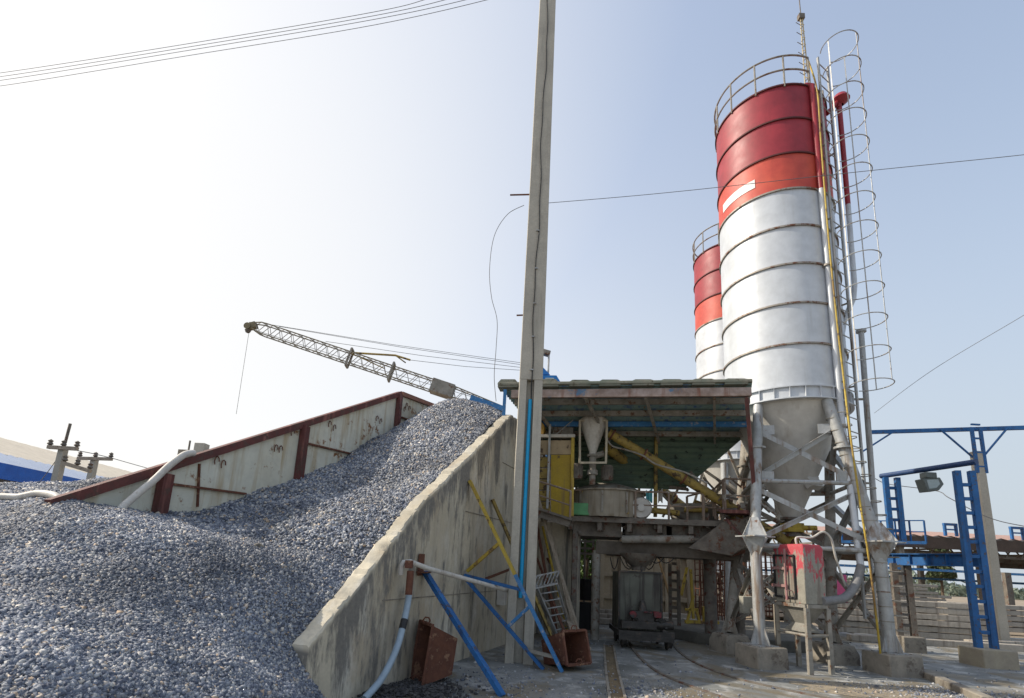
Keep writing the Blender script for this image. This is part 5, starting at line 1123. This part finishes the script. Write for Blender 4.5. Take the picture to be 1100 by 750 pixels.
for x, lab in ((1021, 'small blue frame on the pink shed roof near the tall blue column'), (1092, 'small blue frame on the pink shed roof at the right edge')):
    p = at(x, 573, 32.5); b = MB(); p.z = zE+.03
    for s in (-.25, .25): b.beam(p+V(s, 0, 0), p+V(s, 0, .5), .09)
    b.beam(p+V(-.3, 0, .5), p+V(.3, 0, .5), .1); b.beam(p+V(-.25, 0, .28), p+V(.25, 0, .28), .06); tag(b.build('pipe_stand', bluep, origin=p), lab, 'frame')
# dark sheets at far right under the shed
for i, x in enumerate((1083, 1089, 1095)):
    p = g(x, 648, 0.); p = at(x, 640, 30); b = MB(); b.beam(V(p.x, 30+i*.3, 0), V(p.x, 30+i*.3, 2.2), .2, .15); tag(b.build('dark_post', dark, origin=(p.x, 30, 0)), f'{["left","middle","right"][i]} of three black posts at the far right under the shed', 'post', 'black posts at far right')
# ------------------------------------------------------------------ trees
def tree(base, h, r, n, m, label, conifer=False, seed=1, leaf=.14):
    rr = random.Random(seed); t = thing('tree', label, 'tree', base); b = MB(); b.tube([base, base+V(.05*h*.3, 0, h*.5), base+V(0, 0, h*.9)], .05*h*.3+.03, 8, r2=.03)
    cl = []
    for i in range(16):
        f = rr.uniform(.3, .98); a = rr.uniform(0, 6.28); rad = r*((1.05-f) if conifer else math.sqrt(max(.05, 1-((f-.65)/.4)**2)))*rr.uniform(.4, 1)
        p = base+V(math.cos(a)*rad, math.sin(a)*rad, h*f); cl.append((p, r*rr.uniform(.18, .38))); b.tube([base+V(0, 0, h*f*.8), p], .03, 5, r2=.01)
    b.build('trunk', trunkm, t)
    b = MB()
    for i in range(n):
        p, s = rr.choice(cl); d = V(rr.gauss(0, 1), rr.gauss(0, 1), rr.gauss(0, .8)).normalized()*s*rr.random()**.4
        c = p+d; a = V(rr.uniform(-1, 1), rr.uniform(-1, 1), rr.uniform(-1, 1)).normalized()*leaf*rr.uniform(.6, 1.2); e = a.cross(V(rr.uniform(-1, 1), rr.uniform(-1, 1), rr.uniform(-1, 1))).normalized()*leaf*.35
        b.add([c-a, c+e, c+a, c-e], [(0, 1, 2, 3)])
    me = b.build('crown', m, t, sharp=180); return t
tree(V(at(1012, 640, 52).x, 52, 0), 4.6, 1.6, 5000, leafm2, 'hazy grey green tree seen through the long shed', True, 3, .16)
tree(V(at(629, 650, 30).x, 30, 0), 3.2, 1.1, 6000, leafm, 'bright green leafy tree in the gap left of the gantry column', False, 5, .10)
tree(V(at(612, 650, 33).x, 33, 0), 3.6, 1.4, 4000, leafm, 'second green tree just left of the gap tree, mostly hidden by the wall', False, 6, .11)
tl = MB(); r9 = random.Random(12)
for i in range(16000):
    x = r9.uniform(-60, 260); y = 118+r9.uniform(-5, 5); hh = 2.0+1.1*math.sin(x*.13)+.7*math.sin(x*.41+1)+.4*math.sin(x*1.1); z = r9.uniform(0, max(.8, hh)); a = V(r9.uniform(-1, 1), r9.uniform(-.6, .6), r9.uniform(-1, 1)).normalized()*r9.uniform(.3, .7); e = V(r9.uniform(-1, 1), .3, r9.uniform(-1, 1)).normalized()*.3
    c = V(x, y, z); tl.add([c-a, c+e, c+a, c-e], [(0, 1, 2, 3)])
o = tl.build('far_tree_line', mat('hazy_far_foliage', (.16, .20, .15), (.22, .25, .19), .5, .9, 0, 0), sharp=180); o['kind'] = 'stuff'; o['label'] = 'low hazy line of far trees on the horizon'
# ------------------------------------------------------------------ recessed panel wall behind the wagon
pwl = V(at(648, 650, 24).x, 24, 0); pwt = thing('recessed_panel_wall', 'cream concrete wall with square recesses behind the rail wagon', 'wall', pwl)
x0_, x1_ = at(645, 650, 24).x, at(765, 650, 24).x; cream = mat('cream_panel_concrete', (.50, .42, .30), (.42, .35, .25), 1.5, .85, 0, .2, streak=(.3, .24, .17), sk=.35)
b = MB(); b.box(((x0_+x1_)/2, 24.25, 1.35), (x1_-x0_, .2, 2.7)); b.build('panel', cream, pwt)
b = MB(); nxp = 5; dx = (x1_-x0_)/nxp
for i in range(nxp+1): b.box((x0_+i*dx, 24.07, 1.35), (.16 if 0 < i < nxp else .2, .16, 2.7))
for z in (.1, .72, 1.4, 2.08, 2.66): b.box(((x0_+x1_)/2, 24.06, z), (x1_-x0_, .13, .14))
b.build('rib', cream, pwt, bevel=.01)
for i in range(3):
    b = MB(); b.beam(V(1.9, 22.5+i*.5, .09+i*.1), V(7.2, 22.0+i*.5, .09+i*.1), .25, .15); tag(b.build('concrete_sleeper', pile_m, origin=(2, 22.5+i*.5, 0), bevel=.01), ['nearest low concrete sleeper', 'middle low concrete sleeper', 'farthest low concrete sleeper'][i]+' on the ground before the recessed panel wall', 'sleeper', 'concrete sleepers')
p = g(661, 668); b = MB(); b.box((p.x, p.y, .2), (.35, .3, .28)); tag(b.build('crate', mat('pale_green_crate', (.35, .5, .42), (.5, .45, .35), 6, .7), origin=(p.x, p.y, 0), bevel=.01), 'small pale green and white crate on the ground behind the wagon', 'crate')
# yellow frame machine & rebar cages under the platform
b = MB(); yq = 20.8
for (xa, ya, xb, yb) in ((742, 612, 745, 665), (736, 655, 750, 655), (745, 640, 738, 670), (748, 655, 752, 670), (738, 610, 732, 640), (756, 668, 760, 652)): b.beam(at(xa, ya, yq), at(xb, yb, yq), .06)
b.beam(at(736, 668, yq), at(772, 669, yq), .08); b.beam(at(756, 652, yq), at(758, 668, yq), .1); tag(b.build('yellow_stand', yelp, origin=at(745, 670, yq)), 'small sunlit yellow steel stand behind the black battened column', 'stand')
wq = at(712, 640, 22); tag(MB().beam(at(708, 602, 22.3), at(720, 642, 22.3), .1, .04).build('timber_plank', mat('fresh_timber', (.5, .34, .18), (.4, .27, .14), 5, .8), origin=wq), 'pale timber plank slanting before the recessed wall behind the wagon', 'plank')
for j, (xa, xb, yq, lab) in enumerate(((752, 778, 22.5, 'nearest dense rusty reinforcement cage under the platform right end'), (770, 800, 24.5, 'middle reinforcement cage between the silo legs'), (800, 835, 27, 'farthest reinforcement cage seen between silo legs'))):
    b = MB(); lo, hi = 0.2, 2.6; x0_, x1_ = at(xa, 640, yq).x, at(xb, 640, yq).x
    for i in range(9):
        for k in (0, .5): x = x0_+(x1_-x0_)*i/8; b.tube([V(x+.05*math.sin(i*3.1), yq+k, lo), V(x+.08*math.sin(i*1.7), yq+k, hi)], .018, 5)
    for i in range(14): z = lo+(hi-lo)*i/13; b.beam(V(x0_, yq, z), V(x1_, yq, z+.02), .02); b.beam(V(x1_, yq, z), V(x1_, yq+.5, z), .02); b.beam(V(x0_, yq, z), V(x0_, yq+.5, z), .02); b.beam(V(x0_, yq+.5, z), V(x1_, yq+.5, z+.02), .02)
    tag(b.build('rebar_cage', rust, origin=(x0_, yq, 0)), lab, 'rebar cage', 'reinforcement cages')
for i in range(9):
    z = .2+i*.17; b = MB(); b.beam(V(8.2+r8.uniform(-.2, .2), 29.5, z), V(12.2+r8.uniform(-.3, .3), 29.2, z), .5, .13); tag(b.build('concrete_pile', pile_m, origin=(8.2, 29.5, z), bevel=.01), f'precast concrete pile, level {["one","two","three","four","five","six","seven","eight","nine"][i]} upward in the far stack behind the silo legs', 'pile', pg)
# low wall with fence behind green tree
b = MB(); b.box((at(625, 650, 27).x, 27, .45), (3.4, .2, .9)); tag(b.build('boundary_wall', cream, origin=(2, 27, 0)), 'low cream boundary wall in front of the green trees', 'wall')
fc = thing('open_steel_rack', 'dark steel shelf rack seen in the gap left of the gantry column', 'rack', V(at(628, 640, 22).x, 22, 0)); b = MB()
xa, xb = at(619, 620, 22).x, at(637, 620, 22).x
for x in (xa, (xa+xb)/2, xb): b.beam(V(x, 22, 0), V(x, 22, 2.6), .06)
for z in (1.95, 2.1, 2.3, 2.5): b.beam(V(xa, 22, z), V(xb, 22, z), .06)
b.build('frame', dark, fc)
p = at(631, 633, 20.5); b = MB(); b.lathe(p+V(0, 0, -.3), [(0, 0), (.26, .02), (.3, .3), (.32, .55), (.28, .55), (.26, .3), (0, .08)], 20); b.box(p+V(0, 0, -.8), (.5, .4, .9)); tag(b.build('black_bin', black, origin=(p.x, p.y, 0)), 'black bin standing left of the gantry column', 'bin')
# ------------------------------------------------------------------ background left: warehouse and power poles
wh = thing('warehouse', 'long warehouse with cream roof and blue eave band at the far left', 'warehouse', V(g(0, 500, 4).x, g(0, 500, 4).y, 0))
e0, e1 = g(0, 500, 4), g(118, 524, 4); ed = (e1-e0).normalized(); e0 = e0-ed*25; e1 = e1+ed*30; k0 = g(0, 471, 6.2); k1 = g(140, 510, 6.2); kd = Vector((k1-k0)).normalized(); nrm = V(-ed.y, ed.x, 0); 
if nrm.dot(k0-e0) < 0: nrm = -nrm
wdt = abs((k0-e0).dot(nrm)); rA, rB = e0+nrm*wdt, e1+nrm*wdt; rA.z = rB.z = 6.2
m1, m2 = e0.lerp(rA, .33), e1.lerp(rB, .33)
b = MB(); b.corrug(m1, m2, rB, rA, 60, .006, .02); b.build('roof', creamroof, wh, sharp=60)
b = MB(); b.corrug(e0, e1, m2, m1, 90, .03, .02); b.build('translucent_roof_strip', mat('pale_blue_sheet', (.42, .48, .58), (.34, .40, .52), .6, .5), wh, sharp=60)
b = MB(); b.beam(e0+V(0, 0, -.2), e1+V(0, 0, -.2), .15, .55); b.build('blue_eave', mat('eave_blue', (.01, .13, .55), (.01, .1, .45), 2, .5), wh)
b = MB(); i0, i1 = e0+nrm*.8, e1+nrm*.8; b.plate([V(i0.x, i0.y, 0), V(i1.x, i1.y, 0), V(i1.x, i1.y, 3.7), V(i0.x, i0.y, 3.7)], .1); 
for z in (2.7, 2.95, 3.2, 3.45): b.beam(V(i0.x, i0.y, z)-nrm*.05, V(i1.x, i1.y, z)-nrm*.05, .05, .08)
b.build('wall', wallgrey, wh)
def ppole(xb, yb, xt, yt, Y, arms, lab, rod=None):
    b_ = at(xb, yb, Y); t_ = at(xt, yt, Y); t = thing('power_pole', lab, 'pole', V(b_.x, Y, 0)); MB().beam(V(t_.x, Y, 0), t_, .24, .24, w2=.19).build('shaft', concp, t)
    for (xa, ya, xc, yc) in arms: MB().beam(at(xa, ya, Y-.2), at(xc, yc, Y-.2), .1, .12).build('crossarm', wood, t)
    b = MB()
    for (xa, ya, xc, yc) in arms:
        for f in (.05, .5, .95): p = at(xa+(xc-xa)*f, ya+(yc-ya)*f, Y-.2); b.lathe(p+V(0, 0, .06), [(.03, 0), (.09, .05), (.05, .12), (.08, .16), (0, .22)], 10)
    b.build('insulator', dark, t)
    if rod: MB().tube([t_, at(rod[0], rod[1], Y)], .045, 6).build('steel_rod', dark, t)
    return t
ppole(60, 522, 69, 482, 25, [(52, 481, 84, 483), (68, 498, 98, 507)], 'nearer leaning power pole with long rod and crossarms before the warehouse', (76, 456))
ppole(99, 518, 103, 492, 30, [(84, 493, 121, 494)], 'farther power pole with one level crossarm before the warehouse')
wire(curve([(121, 493), (160, 504), (220, 520)], [29.8, 34, 40]), .015, 'thin wire running right from the farther power pole'); wire(curve([(84, 485), (100, 488), (121, 493)], [24.8, 27, 29.8]), .015, 'short wire joining the two power poles at left')
wire(curve([(68, 485), (50, 510), (30, 535)], [25, 25, 25]), .012, 'stay wire slanting down left of the nearer power pole')
# ------------------------------------------------------------------ camera, sky, sun
cam = bpy.data.cameras.new('camera'); co = bpy.data.objects.new('camera', cam); C.objects.link(co); bpy.context.scene.camera = co
cam.sensor_width = 36; cam.lens = FN*36/1100; cam.shift_x = (550-PXN)/1100; cam.shift_y = (PYN-375)/1100; cam.clip_end = 5000; cam.clip_start = .05
co.matrix_world = Matrix(((RT2.x, UP2.x, -fw2.x, 0), (RT2.y, UP2.y, -fw2.y, 0), (RT2.z, UP2.z, -fw2.z, H), (0, 0, 0, 1)))
sc = bpy.context.scene; w = bpy.data.worlds.new('World'); sc.world = w; w.use_nodes = True; nt = w.node_tree; bg = nt.nodes['Background']
sky = nt.nodes.new('ShaderNodeTexSky'); sky.sky_type = 'NISHITA'; sky.sun_disc = False
AZ, EL = -85., 38.; HZ = (.98, .30)
sky.sun_elevation = R_(EL); sky.sun_rotation = R_(AZ); sky.air_density = 1.0; sky.dust_density = 4.; sky.ozone_density = 2.; sky.altitude = 0
# pale haze of the air low in the sky, brighter towards the sun
NW = nt.nodes; LK = nt.links; tc = NW.new('ShaderNodeTexCoord'); sx = NW.new('ShaderNodeSeparateXYZ'); LK.new(tc.outputs['Generated'], sx.inputs[0])
hz1 = NW.new('ShaderNodeMapRange'); hz1.interpolation_type = 'SMOOTHSTEP'; hz1.inputs[1].default_value = -.05; hz1.inputs[2].default_value = .95; hz1.inputs[3].default_value = HZ[0]; hz1.inputs[4].default_value = HZ[1]; LK.new(sx.outputs[2], hz1.inputs[0])
dt = NW.new('ShaderNodeVectorMath'); dt.operation = 'DOT_PRODUCT'; LK.new(tc.outputs['Generated'], dt.inputs[0]); gl = V(-.85, .55, .22).normalized(); dt.inputs[1].default_value = gl
gr2 = NW.new('ShaderNodeMapRange'); gr2.interpolation_type = 'SMOOTHSTEP'; gr2.inputs[1].default_value = -.25; gr2.inputs[2].default_value = 1.05; LK.new(dt.outputs['Value'], gr2.inputs[0])
hc_ = NW.new('ShaderNodeMix'); hc_.data_type = 'RGBA'; LK.new(gr2.outputs[0], hc_.inputs[0]); hc_.inputs[6].default_value = (1.98, 2.20, 2.40, 1); hc_.inputs[7].default_value = (3.35, 3.30, 3.19, 1)
mxs = NW.new('ShaderNodeMix'); mxs.data_type = 'RGBA'; hf1 = NW.new('ShaderNodeMath'); hf1.operation = 'MULTIPLY'; LK.new(gr2.outputs[0], hf1.inputs[0]); hf1.inputs[1].default_value = .95
hf2 = NW.new('ShaderNodeMath'); hf2.operation = 'MAXIMUM'; LK.new(hz1.outputs[0], hf2.inputs[0]); LK.new(hf1.outputs[0], hf2.inputs[1])
LK.new(hf2.outputs[0], mxs.inputs[0]); LK.new(sky.outputs[0], mxs.inputs[6]); LK.new(hc_.outputs[2], mxs.inputs[7])
LK.new(mxs.outputs[2], bg.inputs[0]); bg.inputs[1].default_value = .15
sun = bpy.data.lights.new('sun', 'SUN'); sun.energy = 2.5; sun.angle = R_(.8); sun.color = (1, .90, .76); so = bpy.data.objects.new('sun', sun); C.objects.link(so)
sd = V(math.sin(R_(AZ))*math.cos(R_(EL)), math.cos(R_(AZ))*math.cos(R_(EL)), math.sin(R_(EL))); so.rotation_euler = sd.to_track_quat('Z', 'Y').to_euler()
sc.view_settings.view_transform = 'Standard'; sc.view_settings.look = 'None'; sc.view_settings.exposure = 1.0; sc.view_settings.gamma = 1
for o in bpy.data.objects:
    if 'org' in o: del o['org']
